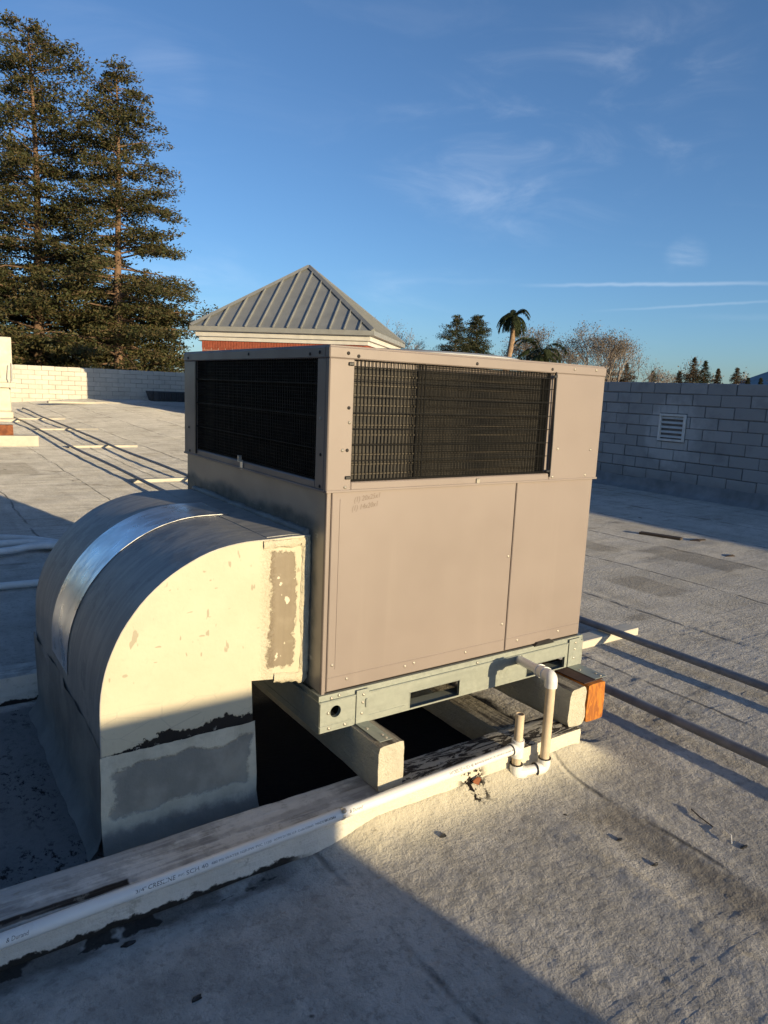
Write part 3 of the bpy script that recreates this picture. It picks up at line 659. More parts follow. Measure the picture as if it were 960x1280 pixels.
# ------------------------------------------------------------------ timber platform
def warped_beam(name, mat, lo, hi, seg, amp, label, cat, group=None, seed=1, b=.006, long=0):
    """sawn timber with softened edges and uneven faces; Empty-free single mesh"""
    lo = np.array(lo, float); hi = np.array(hi, float); o = [k for k in range(3) if k != long]
    prof = []                                      # rounded rectangle outline
    w = hi[o[0]] - lo[o[0]]; hgt = hi[o[1]] - lo[o[1]]; ns = 6
    for (cx, cy, ax, ay) in ((0, 0, 1, 0), (1, 0, 0, 1), (1, 1, -1, 0), (0, 1, 0, -1)):
        for k in range(ns):
            t_ = k / ns; x = cx * w + ax * w * t_; y = cy * hgt + ay * hgt * t_
            if k == 0:
                x = cx * w + (b if cx == 0 else -b) * .45; y = cy * hgt + (b if cy == 0 else -b) * .45
            prof.append((x, y))
    n = len(prof); v = []; f = []
    ls = np.linspace(lo[long], hi[long], seg + 1)
    for i, l in enumerate(ls):
        for (x, y) in prof:
            p = [0, 0, 0]; p[long] = l; p[o[0]] = lo[o[0]] + x; p[o[1]] = lo[o[1]] + y
            cx, cy = x - w / 2, y - hgt / 2; q = math.hypot(cx, cy)
            dd = amp * 2 * float(fbm(l * 9 + cx * 31, cy * 31 + seed * 7.7 + cx * 11, 4, seed))
            if y < .002: dd = 0
            p[o[0]] += cx / q * dd; p[o[1]] += cy / q * dd
            if i in (0, seg): p[long] += 2 * amp * float(fbm(cx * 25 + 3, cy * 25, 3, seed + 5))
            v.append(p)
    for i in range(seg):
        for k in range(n): a_ = i * n + k; b_ = i * n + (k + 1) % n; f.append((a_, b_, b_ + n, a_ + n))
    flip = long == 1
    if flip: f = [tuple(reversed(q)) for q in f]
    e0, e1 = tuple(reversed(range(n))), tuple(range(seg * n, seg * n + n))
    f += [tuple(reversed(e0)), tuple(reversed(e1))] if flip else [e0, e1]
    q = MB().add(v, f); c = (lo + hi) / 2; c[2] = lo[2]
    ob = q.build(name, mat, smooth=True, sharp=35, loc=c)
    return tag(ob, label, cat, group)
ZC, ZS = .0993, .2393
warped_beam('kerb_timber', KERB, (-3.2, -.190, -.004), (.945, -.052, ZC), 170, .0035, 'long white painted timber kerb carrying the plastic drain pipe', 'timber', seed=3)
warped_beam('kerb_timber', KERB, (-3.2, 1.175, -.004), (1.0, 1.31, ZC + .01), 90, .003, 'white painted timber lying behind the curved duct, paint torn', 'timber', seed=4)
warped_beam('cross_beam', BEAM, (.098, -.166, ZC), (.187, 1.30, ZS), 60, .0025, 'pale sawn beam under the unit beside the round rail hole', 'beam', seed=5, long=1)
warped_beam('cross_beam', BEAM, (.899, -.166, ZC - .002), (.986, 1.30, ZS), 60, .006, 'thickly coated cream beam beside the orange timber', 'beam', seed=6, long=1, b=.014)
warped_beam('cross_beam', OWOOD, (.994, -.166, ZC - .002), (1.086, 1.30, ZS - .002), 40, .0022, 'bare orange timber with a metal strap, beside the cream beam', 'beam', seed=7, long=1)
warped_beam('floor_timber', BEAM, (.685, -.045, -.004), (.795, 1.17, .094), 40, .004, 'low weathered timber on the roof in the dark under the unit', 'timber', seed=8, long=1)
bx('metal_strap', plain('dark_rust', (.05, .022, .014), .8), (.990, -.150, ZS - .002), (1.0895, .9, ZS + .0018), b=.0005); tag(bpy.data.objects['metal_strap'], 'thin rusty plate capping the orange timber', 'plate')

# ------------------------------------------------------------------ packaged rooftop unit
UW, UD, ZB, ZSP, ZT = 1.117, 1.146, .3545, .956, 1.350
un = thing('rooftop_air_conditioner', (UW / 2, UD / 2, ZS), 'tan rooftop air conditioner with wire coil guards on timber beams', 'air conditioner')
scr_me = MB(); prof = [(0, .0045), (.003, .0038), (.0048, .0022), (.0065, .0016), (.0065, 0)]
vv = []; ff = []
for (r, z) in prof:
    for k in range(8): vv.append((r * math.cos(k * math.pi / 4), -z, r * math.sin(k * math.pi / 4)))
for i in range(4):
    for k in range(8): ff.append((i * 8 + k, i * 8 + (k + 1) % 8, i * 8 + 8 + (k + 1) % 8, i * 8 + 8 + k))
scr_me.add(vv, ff); SM = scr_me.mesh('screw', SCREW, smooth=True); SMD = scr_me.mesh('screw', SCREWD, smooth=True)
def screw(par, p, dark=False, rot=0):
    o = link_mesh('screw', SMD if dark else SM, par, Vector(p) - org(par)); o.rotation_euler = (0, 0, rot); o.scale = (.78, .78, .78); return o
body = MB().box((.004, .006, ZB), (UW - .004, UD - .004, ZSP + .003), .003).build('lower_body', TAN, un)
bx('side_panel', SIDE, (.000, .012, ZB + .001), (.006, UD - .003, ZSP - .001), un, .001)
bx('corner_strip', TAN, (-.001, -.001, ZB - .001), (.0105, .012, ZSP), un, .0015)
# front access panels with their folds
def access(x0, x1, folds):
    q = MB().box((x0, .000, ZB + .004), (x1, .014, ZSP - .0015), .0022).build('access_panel', TAN, un)
    for a, b in folds: MB().box(a, b, .0012).build('fold', TAN, q)
    return q
p1 = access(.0165, .7285, [((.0415, -.0012, .425), (.0445, .006, .932)), ((.02, -.0012, .3995), (.726, .006, .4025))])
p2 = access(.7345, UW - .001, [((.738, -.0012, .3995), (UW - .004, .006, .4025))])
for x, z, par in ((.085, .388, p1), (.30, .386, p1), (.335, .39, p1), (.55, .387, p1), (.71, .46, p1), (.716, .70, p1), (.033, .44, p1), (.79, .388, p2), (1.0, .388, p2)): screw(par, (x, .0, z))
# writing in marker on the access panel
def text_pts(s, size=1.0, shear=0):
    cu = bpy.data.curves.new('txt', 'FONT'); cu.body = s; cu.size = size; cu.shear = shear; cu.resolution_u = 2
    ob = bpy.data.objects.new('txt', cu); COL.objects.link(ob); dg = bpy.context.evaluated_depsgraph_get(); dg.update()
    me = ob.evaluated_get(dg).to_mesh(); V = np.array([v.co[:] for v in me.vertices]); F = [tuple(p.vertices) for p in me.polygons]
    ob.evaluated_get(dg).to_mesh_clear(); bpy.data.objects.remove(ob); bpy.data.curves.remove(cu); return V, F
for s, x, z, w_, hgt in (('(1) 20x25x1', .090, .915, .088, .020), ('(1) 14x20x1', .083, .890, .088, .020)):
    V, F = text_pts(s, 1, .2); V = V - V.min(0); V[:, 0] *= w_ / V[:, 0].max(); V[:, 1] *= hgt / V[:, 1].max()
    MB().add(np.stack([x + V[:, 0], np.full(len(V), -.0007), z + V[:, 1] + V[:, 0] * .12], -1), F).build('handwriting', INKR, p1)
# plastic lifting handle at the foot of the right panel
MB().prism([(.87, ZB - .002), (.885, ZB + .010), (.955, ZB + .012), (.972, ZB - .002)], 1, -.012, .002).build('handle', BLACK, p2)
# upper housing
O = .008
up = MB(); g0, g1 = .072, .868
up.box((-O, -O, ZSP), (.0715, .012, ZT - .03), .003)
up.build('corner_post', TAN, un)
bx('front_cover', TAN, (.876, -O, ZSP), (UW + O, .012, ZT - .03), un, .003)
bx('top_rail', TAN, (-O - .002, -O - .002, ZT - .031), (UW + O + .002, .014, ZT), un, .003)
bx('bottom_rail', TAN, (.0715, -O + .001, ZSP), (.876, .012, .9795), un, .003)
bx('drip_lip', TAN, (-O - .001, -O - .0035, ZSP - .004), (UW + O + .001, .002, ZSP + .003), un, .0012)
bx('top_rail', TAN, (-O - .0021, .014, ZT - .0312), (.012, UD + O, ZT - .0002), un, .003)
bx('bottom_rail', TAN, (-O + .0005, .060, ZSP), (.012, 1.022, .979), un, .003)
bx('drip_lip', TAN, (-O - .0036, .002, ZSP - .005), (.002, UD + O, ZSP + .002), un, .001)
bx('corner_post', TAN, (-O + .0002, .012, ZSP + .001), (.012, .060, ZT - .031), un, .002)
bx('corner_post', TAN, (-O + .0002, 1.022, ZSP), (.012, UD + O, ZT - .031), un, .003)
bx('back_cover', TAN, (.012, UD - .01, ZSP), (UW + O, UD + O, ZT - .001), un, .003)
bx('side_cover', TAN, (UW - .01, .012, ZSP), (UW + O - .0005, UD - .01, ZT - .03), un, .003)
bx('inner_floor', DARKIN, (.012, .012, ZSP + .004), (UW - .01, UD - .01, ZSP + .02), un, 0)
# top panel with the domed fan guard
tp = bx('top_panel', TAN, (-O + .002, -O + .004, ZT - .004), (UW + O - .002, UD + O - .002, ZT + .004), un, .002)
fx, fy = .645, .53
ring = MB(); vv = []; ff = []
for (r, z) in ((.43, .0), (.425, .012), (.405, .018), (.375, .018), (.37, -.0)):
    for k in range(40): vv.append((fx + r * math.cos(k * math.pi / 20), fy + r * math.sin(k * math.pi / 20), ZT + .0035 + z))
for i in range(4):
    for k in range(40): ff.append((i * 40 + k, i * 40 + (k + 1) % 40, i * 40 + 40 + (k + 1) % 40, i * 40 + 40 + k))
ring.add(vv, ff).build('fan_ring', GREYP, tp, smooth=True)
fg = MB()
for r in np.arange(.06, .38, .03):
    z = ZT + .020 + .012 * (1 - (r / .41) ** 2); fg.tube([(fx + r * math.cos(a_), fy + r * math.sin(a_), z) for a_ in np.linspace(0, 2 * math.pi, 41)], .0022, 4, False)
for a_ in np.linspace(0, math.pi, 5)[:-1]:
    fg.tube([(fx + r * math.cos(a_), fy + r * math.sin(a_), ZT + .018 + .012 * (1 - (r / .41) ** 2)) for r in np.linspace(-.385, .385, 13)], .003, 4)
fg.build('fan_guard', WIRE, tp)
bx('fan_motor', DARKIN, (fx - .07, fy - .07, ZT - .12), (fx + .07, fy + .07, ZT - .005), tp, .02)
# coils with tube rows behind each guard
co_ = MB().box((.074, .030, .982), (.874, .075, 1.318), 0).build('coil', COIL, un)
for k in range(12): MB().tube([(.074, .0295, .997 + k * .0282), (.874, .0295, .997 + k * .0282)], .0035, 6).build('coil_tube', COILT, co_)
co2 = MB().box((.030, .075, .982), (.070, 1.02, 1.318), 0).build('coil', COIL, un)
for k in range(12): MB().tube([(.0295, .09, .997 + k * .0282), (.0295, 1.01, .997 + k * .0282)], .0035, 6).build('coil_tube', COILT, co2)
bx('coil_plate', TAN, (.076, .018, 1.302), (.872, .029, 1.3185), un, .001)
bx('end_plate', TAN, (.8605, .003, .981), (.8755, .0125, 1.3195), un, .001)
bx('coil_header', COILT, (.845, .0225, .985), (.852, .0285, 1.315), un, .001)
# wire guards: square wires, heavy bars and finer mesh
def wires(mb, us, zs, r, f, lim):
    for u in us: a_, b_ = f(u, lim[2]), f(u, lim[3]); mb.tube([a_, b_], r, 4, True, math.pi / 4)
    for z in zs: a_, b_ = f(lim[0], z), f(lim[1], z); mb.tube([a_, b_], r, 4, True, math.pi / 4)
ff_ = lambda u, z: (u + .0, -.001, z)
gm = MB(); wires(gm, np.arange(.085, .33, .0125), [], .0017, ff_, (.066, .866, .981, 1.319)); wires(gm, np.arange(.335, .856, .0125), [], .0009, ff_, (.066, .866, .981, 1.319)); wires(gm, [], (.985, 1.04, 1.085, 1.13, 1.175, 1.22, 1.265, 1.3), .0016, lambda u, z: (u, -.004, z), (.060, .868, .981, 1.319))
gg = gm.build('wire_guard', WIRE, un)
fm = MB(); wires(fm, np.arange(.30, .857, .0062), np.arange(.986, 1.318, .0068), .0010, lambda u, z: (u, .006, z), (.30, .857, .983, 1.318)); fm.build('fine_mesh', WIRE, gg)
MB().tube([(.869, -.009, 1.323), (.874, -.0105, 1.1), (.876, -.009, .968)], .0035, 6).build('side_rod', BLACK, gg)
for x, z in ((.060, 1.306), (.060, .993), (.868, 1.308), (.866, .988)): MB().box((x - .010, -.0125, z - .005), (x + .008, -.0075, z + .005), .002).build('clip', BLACK, gg)
g2 = MB(); f2 = lambda u, z: (.0, u, z)
wires(g2, np.arange(.064, 1.02, .0115), np.arange(.985, 1.318, .0105), .0014, f2, (.06, 1.022, .981, 1.319))
wires(g2, [], (1.07, 1.16, 1.25), .0026, lambda u, z: (-.004, u, z), (.06, 1.022, .981, 1.319))
gg2 = g2.build('wire_guard', WIRE, un)
fm = MB(); wires(fm, np.arange(.10, .86, .0068), np.arange(.984, 1.318, .0062), .0008, lambda u, z: (.006, u, z), (.08, .86, .982, 1.318)); fm.build('fine_mesh', WIRE, gg2)
MB().box((-.013, 1.010, .963), (-.0075, 1.021, 1.317), .002).build('side_rod', BLACK, gg2)
la = MB().box((-.0115, .560, .950), (-.0085, .582, .984), .0008).box((-.024, .566, .978), (-.0115, .572, 1.000), .0008).build('latch', STEEL, un)
for x, z, dk in ((.048, 1.334, 1), (.081, 1.328, 1), (.513, 1.331, 1), (.848, 1.331, 1), (.958, 1.337, 0), (1.07, 1.339, 0), (.055, 1.070, 1), (.060, 1.147, 0), (.056, 1.187, 1), (.908, 1.064, 0), (1.079, 1.059, 0), (1.062, .968, 0), (.892, .967, 0), (.052, .966, 0), (.04, 1.07, 0)): screw(un, (x, -O - .0022 if z > ZT - .03 else -O, z), bool(dk))
MB().box((.541, -O - .0035, .9575), (.556, -O, .974), .002).build('clip', SCREW, un)
for y, z, dk in ((.045, 1.334, 1), (.10, 1.33, 1), (.52, 1.336, 1), (1.1, 1.33, 1), (.035, 1.155, 0), (.030, 1.055, 1), (1.10, 1.06, 1), (1.09, .967, 1), (.03, .966, 1)): screw(un, (-O - .0022 if z > ZT - .03 else -O, y, z), bool(dk), -math.pi / 2)
# galvanised base rail
R0 = -.012; ZR = .3527
br = thing('x', (0, 0, 0), None, None); bpy.data.objects.remove(br)
rail = MB(); th = .003
def fr(x0, x1, z0, z1): rail.box((x0, R0, z0), (x1, R0 + th, z1), 0)
XR = UW + .016
fr(-.012, XR, ZS, .2445); fr(-.012, XR, .3195, .3345)
s1 = (.318, .522, .2445, .2975); s2 = (.838, 1.036, .2445, .285); HX, HZ, HR = .043, .2985, .0185
fr(-.012, HX - .021, .2445, .3195); fr(HX + .021, s1[0], .2445, .3195); fr(s1[1], s2[0], .2445, .3195); fr(s2[1], XR, .2445, .3195)
fr(s1[0], s1[1], s1[3], .3195); fr(s2[0], s2[1], s2[3], .3195); fr(HX - .021, HX + .021, .2445, HZ - .021)
rg2 = []; fq = []                                # plate around the round hole
for k in range(24):
    a_ = 2 * math.pi * k / 24; c_, s_ = math.cos(a_), math.sin(a_); q = .021 / max(abs(c_), abs(s_))
    for yy in (R0, R0 + .014): rg2 += [(HX + HR * c_, yy, HZ + HR * s_), (HX + q * c_, yy, HZ + q * s_)]
for k in range(24):
    a_, b_ = k * 4, ((k + 1) % 24) * 4; fq += [(a_, a_ + 1, b_ + 1, b_), (a_ + 2, b_ + 2, b_ + 3, a_ + 3), (a_, b_, b_ + 2, a_ + 2)]
rail.add(rg2, fq)
rail.box((-.012, R0 + .0045, .3345), (XR, R0 + .0075, ZR - .001), 0)
rail.box((-.0125, R0 - .0022, .3325), (XR, R0 + .006, .3365), .001)
rail.box((-.0125, R0 - .0015, .2585), (s1[0] - .02, R0 + .001, .2605), .0004)
rail.box((-.0122, R0 + .0045, ZR - .001), (XR, .05, ZR + .001), 0)
rail.box((-.012, R0 + th, ZS), (XR, .05, ZS + .002), 0)
for (a, b, c, d_) in (s1, s2):
    rail.box((a - .004, R0 - .0012, d_), (b + .004, R0 + .01, d_ + .003), .0006); rail.box((a - .003, R0 - .0010, c), (a, R0 + .01, d_), .0004); rail.box((b, R0 - .0010, c), (b + .003, R0 + .01, d_), .0004)
ro = rail.build('base_rail', GALV, un)
sr = MB().box((R0 - .0004, R0, ZS + .0003), (R0 + th, UD + .012, .3345), 0).box((R0 + .0045, R0 + .01, .3345), (R0 + .0075, UD + .012, ZR - .001), 0).box((R0 - .0022, R0 - .002, .3325), (R0 + .006, UD + .012, .3365), .001).box((R0 - .0018, R0, .2585), (R0 + .001, UD, .2605), .0004)
sro = sr.build('base_rail', GALV, un)
MB().tube([(R0 - .0015, .115, .30), (R0 + .001, .115, .30)], .030, 20).build('knockout', GALV, sro)
MB().box((XR - .003, R0 + .003, ZS), (XR, UD + .012, ZR), 0).box((-.012, UD + .009, ZS), (XR - .003, UD + .012, ZR), 0).build('base_rail', GALV, un)
bx('base_pan', GALV, (.01, .055, ZR - .012), (UW - .01, UD - .02, ZR + .0015), un, 0)
bx('gasket', BLACK, (.002, .002, ZR + .0012), (UW - .002, UD - .004, ZB + .001), un, 0)
# hold-down straps bent on to the beams
def strap(x0, x1, zt, ztop, yend):
    q = MB().box((x0, R0 - .0042, ztop), (x1, R0 - .0025, zt), .0006).box((x0, yend, ztop), (x1, R0 - .0025, ztop + .0018), .0006).build('hold_down_strap', GALV, un)
    for k in (.3, .62, .85): screw(q, ((x0 + x1) / 2 + .008 * (k - .6), R0 - .0042, ztop + (zt - ztop) * k))
    for k in (.35, .75, .9):
        o = screw(q, (x0 + (x1 - x0) * (.3 + .4 * (k > .5)), R0 + (yend - R0) * k, ztop + .0018)); o.rotation_euler = (-math.pi / 2, 0, 0)
    return q
st1 = strap(.113, .158, .349, ZS + .0025, -.146); strap(1.052, 1.116, .349, ZS + .0022, -.146)
MB().box((.144, R0 - .0085, .290), (.152, R0 - .004, .318), .002).build('tab', GALV, st1)
for x, z in ((.030, .341), (.056, .345), (.076, .250), (.018, .2985), (.021, .25), (.60, .343)): screw(ro, (x, R0 + (.004 if z > .335 else 0) - .0005, z), False)

# ------------------------------------------------------------------ duct elbow
DY0, DY1 = .088, 1.06
du = thing('duct_elbow', (-.38, (DY0 + DY1) / 2, 0), 'curved sheet metal duct painted cream, running from unit down into roof', 'duct')
out_ = [(-.001, .812), (-.06, .813), (-.13, .811), (-.172, .811)]
for k in range(1, 25):
    a_ = math.radians(90 + 90 * k / 24); out_.append((-.172 + .4215 * math.cos(a_), .398 + .413 * math.sin(a_)))
out_ += [(-.5945, .28), (-.594, .0)]
inn_ = [(-.158, .0), (-.176, .28), (-.181, .402), (-.10, .392), (-.001, .374)]
DB = out_ + inn_
face = MB()
bw = .0
face.prism(DB, 1, DY0, DY0 + .006); face.build('front_panel', DFACE, du)
MB().prism([(p[0], p[1]) for p in DB], 1, DY1 - .006, DY1).build('back_panel', DWRAP, du)
def sheet(name, outline, ya, yb, mat, off, thick, par, ny=10, bulge=None, smooth=True):
    """bent sheet following an outline in xz, offset outwards"""
    v = []; f = []; n = len(outline); ys = np.linspace(ya, yb, ny + 1)
    nr = []
    for i in range(n):
        a_ = np.array(outline[max(i - 1, 0)]); b_ = np.array(outline[min(i + 1, n - 1)]); d_ = (b_ - a_) / np.linalg.norm(b_ - a_); nr.append((d_[1], -d_[0]) if False else (-d_[1], d_[0]))
    for lay in (off + thick, off):
        for y in ys:
            for i, p in enumerate(outline):
                e = bulge(i, y) if bulge and lay > off else 0
                v.append((p[0] - nr[i][0] * -(lay + e), y, p[1] - nr[i][1] * -(lay + e)))
    N = n * (ny + 1)
    for j in range(ny):
        for i in range(n - 1):
            a_ = j * n + i; f.append((a_, a_ + 1, a_ + n + 1, a_ + n)); f.append((N + a_, N + a_ + n, N + a_ + n + 1, N + a_ + 1))
    rim = [j * n for j in range(ny + 1)]
    for j in range(ny): f.append((j * n, (j + 1) * n, N + (j + 1) * n, N + j * n)); a_ = j * n + n - 1; f.append((a_, N + a_, N + a_ + n, a_ + n))
    for i in range(n - 1): f.append((i, N + i, N + i + 1, i + 1)); a_ = ny * n + i; f.append((a_, a_ + 1, N + a_ + 1, N + a_))
    q = MB().add(v, f); me_o = q.build(name, mat, par, smooth=smooth, sharp=50)
    import bmesh as _b
    bm = _b.new(); bm.from_mesh(me_o.data); _b.ops.recalc_face_normals(bm, faces=bm.faces); bm.to_mesh(me_o.data); bm.free()
    return me_o
# sign test: outline runs right to left over the top, so outward is up/left
wrapline = []
for i in range(len(out_) - 1):
    a_, b_ = np.array(out_[i]), np.array(out_[i + 1]); L_ = np.linalg.norm(b_ - a_); k = max(1, int(L_ / .03))
    for j in range(k): wrapline.append(tuple(a_ + (b_ - a_) * j / k))
wrapline.append(out_[-1])
wrapline = [(p[0], p[1]) for p in wrapline]
rev = wrapline[::-1]
sheet('outer_skin', rev, DY0 - .0015, DY1 + .001, DWRAP, .0005, .0025, du, 40, lambda i, y: .0022 * float(fbm(i * .35, y * 9, 4, 12)))
top_i = [i for i, p in enumerate(rev) if p[1] > .30]
bandl = [p for p in rev if p[1] > .33 and p[0] < -.06]
sheet('foil_band', bandl, .48, .725, FOIL, .0052, .0012, du, 12, lambda i, y: .0012 * float(fbm(i * .8, y * 14, 3, 14)))
endl = [p for p in rev if p[0] > -.16 and p[1] > .7]
sheet('top_mastic', [(p[0], p[1]) for p in endl], DY0 + .02, DY1 - .02, DWRAP, .0028, .0008, du, 40, lambda i, y: .004 * float(fbm(i * .9, y * 12, 4, 15)))
bl_ = np.linspace(DY0 + .01, DY1, 60); MB().tube([(-.002, y, .816 + .008 * float(fbm(y * 9, .4, 3, 16))) for y in bl_], [.012 + .016 * abs(float(fbm(y * 14, 2.2, 4, 17))) for y in bl_], 8).build('collar_sealant', GSIDE, du, smooth=True, sharp=180)
sheet('throat_sheet', [(p[0], p[1]) for p in inn_[2:]][::-1], DY0 + .006, DY1 - .006, DWRAP, 0, .002, du, 4, None, False)
sheet('throat_sheet', [(p[0], p[1]) for p in inn_[:3]][::-1], DY0 + .006, DY1 - .006, DWRAP, 0, .002, du, 4, None, False)
# lumpy mastic bead round the collar
bead = MB(); pts = [(-.15, .801), (-.09, .801), (-.03, .803), (-.012, .79), (-.010, .7), (-.012, .6), (-.010, .5), (-.012, .41), (-.02, .386), (-.06, .391), (-.12, .398)]
P3 = []
for i in range(len(pts) - 1):
    for k in range(8): t_ = k / 8; P3.append((pts[i][0] + (pts[i + 1][0] - pts[i][0]) * t_, pts[i][1] + (pts[i + 1][1] - pts[i][1]) * t_))
wd = [.017 + .016 * float(fbm(i * .22, 3.3, 4, 41)) for i in range(len(P3))]
v = []; f = []
for i, p in enumerate(P3):
    a_ = np.array(P3[max(i - 1, 0)]); b_ = np.array(P3[min(i + 1, len(P3) - 1)]); d_ = (b_ - a_) / np.linalg.norm(b_ - a_); nn_ = np.array((-d_[1], d_[0]))
    for k, (s_, l_) in enumerate(((-1, -.001), (-.8, .0035), (-.3, .006), (.3, .0062), (.8, .004), (1, -.001))):
        q = np.array(p) + nn_ * wd[i] * s_ * (1 + .5 * float(fbm(i * .3 + k, 7.1, 3, 44))); v.append((min(q[0], .0) if q[0] > -.001 else q[0], DY0 - l_ * (1 + 1.0 * float(fbm(i * .4, k, 3, 45))), min(q[1], .8095)))
for i in range(len(P3) - 1):
    for k in range(5): a_ = i * 6 + k; f.append((a_, a_ + 6, a_ + 7, a_ + 1))
bead.add(v, f).build('mastic_bead', MASTIC, du, smooth=True, sharp=180)
# flashing round the foot
ft = MB(); xs = np.linspace(-.600, -.170, 40); v = []; f = []; zsn = [.279, .270, .2, .12, .06, .025, .0]
for i, x in enumerate(xs):
    for k, z in enumerate(zsn):
        e = .006 + .016 * float(fbm(x * 18, z * 18 + 2, 4, 51)) + (.010 if z < .03 else 0) + (.014 if z < .01 else 0)
        v.append((x + (-.172 - x) * 0 + (.008 * (1 - z / .28) if i == 39 else 0), DY0 - e, z + (.006 * float(fbm(x * 30, 1.5, 3, 52)) if k == 0 else 0)))
K = len(zsn)
for i in range(39):
    for k in range(K - 1): a_ = i * K + k; f.append((a_, a_ + 1, a_ + K + 1, a_ + K))
ft.add(v, f).build('foot_flashing', GMAST, du, smooth=True, sharp=180)
fs = MB(); v = []; f = []; ys = np.linspace(DY0 - .009, DY1 + .01, 50); zsn = [.29, .28, .2, .12, .06, .025, .0]
for i, y in enumerate(ys):
    for k, z in enumerate(zsn):
        e = .0065 + .016 * float(fbm(y * 12, z * 18 + 9, 4, 53)) + (.012 if z < .03 else 0) + (.02 if z < .01 else 0); v.append((-.5945 - e, y, z + (.05 * float(fbm(y * 7, .5, 4, 54)) + .02 if k < 2 else 0)))
for i in range(49):
    for k in range(K - 1): a_ = i * K + k; f.append((a_, a_ + K, a_ + K + 1, a_ + 1))
fs.add(v, f).build('foot_flashing', GSIDE, du, smooth=True, sharp=180)

# ------------------------------------------------------------------ condensate drain
PR = .0158; PY = -.2095
dr = thing('condensate_drain', (.2, PY, 0), 'white plastic condensate drain pipe with trap along the timber kerb', 'pipe')
def pz(x): return .1235 + (x - .6) * .0255
lp = MB().tube([(x, PY, pz(x)) for x in np.linspace(-3.1, .588, 24)], PR, 20, False).build('pipe', PVC, dr, smooth=True)
def wrap_text(s, x0, x1, hgt, mat, shear=0, a0=.50):
    V, F = text_pts(s, 1, shear); V = V - V.min(0); V[:, 0] *= (x1 - x0) / V[:, 0].max(); V[:, 1] *= hgt / V[:, 1].max()
    X = x0 + V[:, 0]; a_ = a0 + (V[:, 1] - hgt / 2) / PR; r = PR + .00035
    MB().add(np.stack([X, PY - r * np.cos(a_), pz(X) + r * np.sin(a_)], -1), F).build('printed_lettering', mat, lp)
def line(x, k=1.0, ink=INK, ink2=INKL):
    wrap_text('3/4"', x, x + .024 * k, .0075, ink2); wrap_text('CRESLINE', x + .028 * k, x + .092 * k, .0092, ink, .25); wrap_text('PVC', x + .098 * k, x + .112 * k, .0048, ink2)
    wrap_text('SCH 40', x + .117 * k, x + .170 * k, .0088, ink2); wrap_text('480 PSI WATER NSF-PW PVC 1120', x + .178 * k, x + .335 * k, .0055, ink2)
    wrap_text('ASTM D1785 U.P. Code D2665', x + .342 * k, x + .455 * k, .0050, ink2); wrap_text('MADE IN USA', x + .462 * k, x + .520 * k, .0050, ink)
line(-.597); line(.318, .55, INKL, INKL); wrap_text('& Durand', -.858, -.815, .0085, INKL, .25); wrap_text('IIIIIIII', -.108, -.075, .0060, INKL); wrap_text('& Durand', -.030, .012, .0078, INKL, .25)
# pipe clip
MB().tube([(-.052, PY, pz(-.052)), (-.044, PY, pz(-.048))], PR + .0012, 16).build('clip', STEEL, dr); o = screw(dr, (-.048, PY - PR * .75, pz(-.048) + PR * .9)); o.scale = (1.1, 1.6, 1.1); o.rotation_euler = (-.8, 0, 0)
TX, TZ = .612, pz(.612); RX, RY = .722, -.2290; BZ = .034
def ring_tube(par, mat, pts, r, name, n=18): return MB().tube(pts, r, n).build(name, mat, par, smooth=True, sharp=50)
te = ring_tube(dr, PVC, [(TX, PY, TZ - .030), (TX, PY, TZ + .028)], .0205, 'tee'); ring_tube(te, PVC, [(.583, PY, pz(.583)), (TX, PY, TZ)], .0203, 'socket')
def pipe_ring(par, c, axis, r): d = Vector(axis) * .0012; ring_tube(par, BLACK, [Vector(c) - d, Vector(c) + d], r, 'joint_line')
pipe_ring(te, (.5815, PY, pz(.5825)), (1, 0, 0), .0172)
v0 = MB(); n = 18; pr_o, pr_i = .0145, .0115                                # open vent stub
v = []; f = []
for (z, r) in ((TZ + .026, pr_o), (.2395, pr_o), (.2395, pr_i), (TZ + .06, pr_i)):
    for k in range(n): v.append((TX + r * math.cos(k * 2 * math.pi / n), PY + r * math.sin(k * 2 * math.pi / n), z))
for i in range(3):
    for k in range(n): f.append((i * n + k, i * n + (k + 1) % n, i * n + n + (k + 1) % n, i * n + n + k))
f.append(tuple(range(3 * n, 4 * n))); v0.add(v, f).build('vent_stub', PVCY, dr, smooth=True, sharp=50)
ring_tube(dr, PVCY, [(TX, PY, TZ - .06), (TX, PY, TZ - .028)], .0148, 'nipple')
dn = Vector((RX - TX, RY - PY, 0)).normalized()
def elbow(name, p, d1, d2, R, arm, r=.0205):
    """elbow fitting: from p along -d1 arm, curve, then d2 arm"""
    p = Vector(p); d1 = Vector(d1).normalized(); d2 = Vector(d2).normalized(); pts = [p - d1 * (R + arm)]
    c = p - d1 * R + d2 * R
    for k in range(9): a_ = math.pi / 2 * k / 8; pts.append(c - d2 * (R * math.cos(a_)) + d1 * (R * math.sin(a_)))
    pts.append(p + d2 * (R + arm)); return ring_tube(dr, PVC, pts, r, name)
e1 = elbow('elbow', (TX, PY, BZ), (0, 0, -1), dn, .015, .018); pipe_ring(e1, (TX, PY, BZ + .034), (0, 0, 1), .0214)
e2 = elbow('elbow', (RX, RY, BZ), dn, (0, 0, 1), .015, .018); pipe_ring(e2, Vector((RX, RY, BZ)) - dn * .034, dn, .0214); pipe_ring(e2, (RX, RY, BZ + .034), (0, 0, 1), .0214)
ring_tube(dr, PVC, [Vector((TX, PY, BZ)) + dn * .03, Vector((RX, RY, BZ)) - dn * .03], .0152, 'nipple')
SX, SZ = .797, .318; EZ = .350
ring_tube(dr, PVCY, [(RX, RY, BZ + .03), (RX + .001, RY, EZ - .03)], .0155, 'riser')
sdv = Vector((RX - SX, RY - R0, EZ - SZ)).normalized()
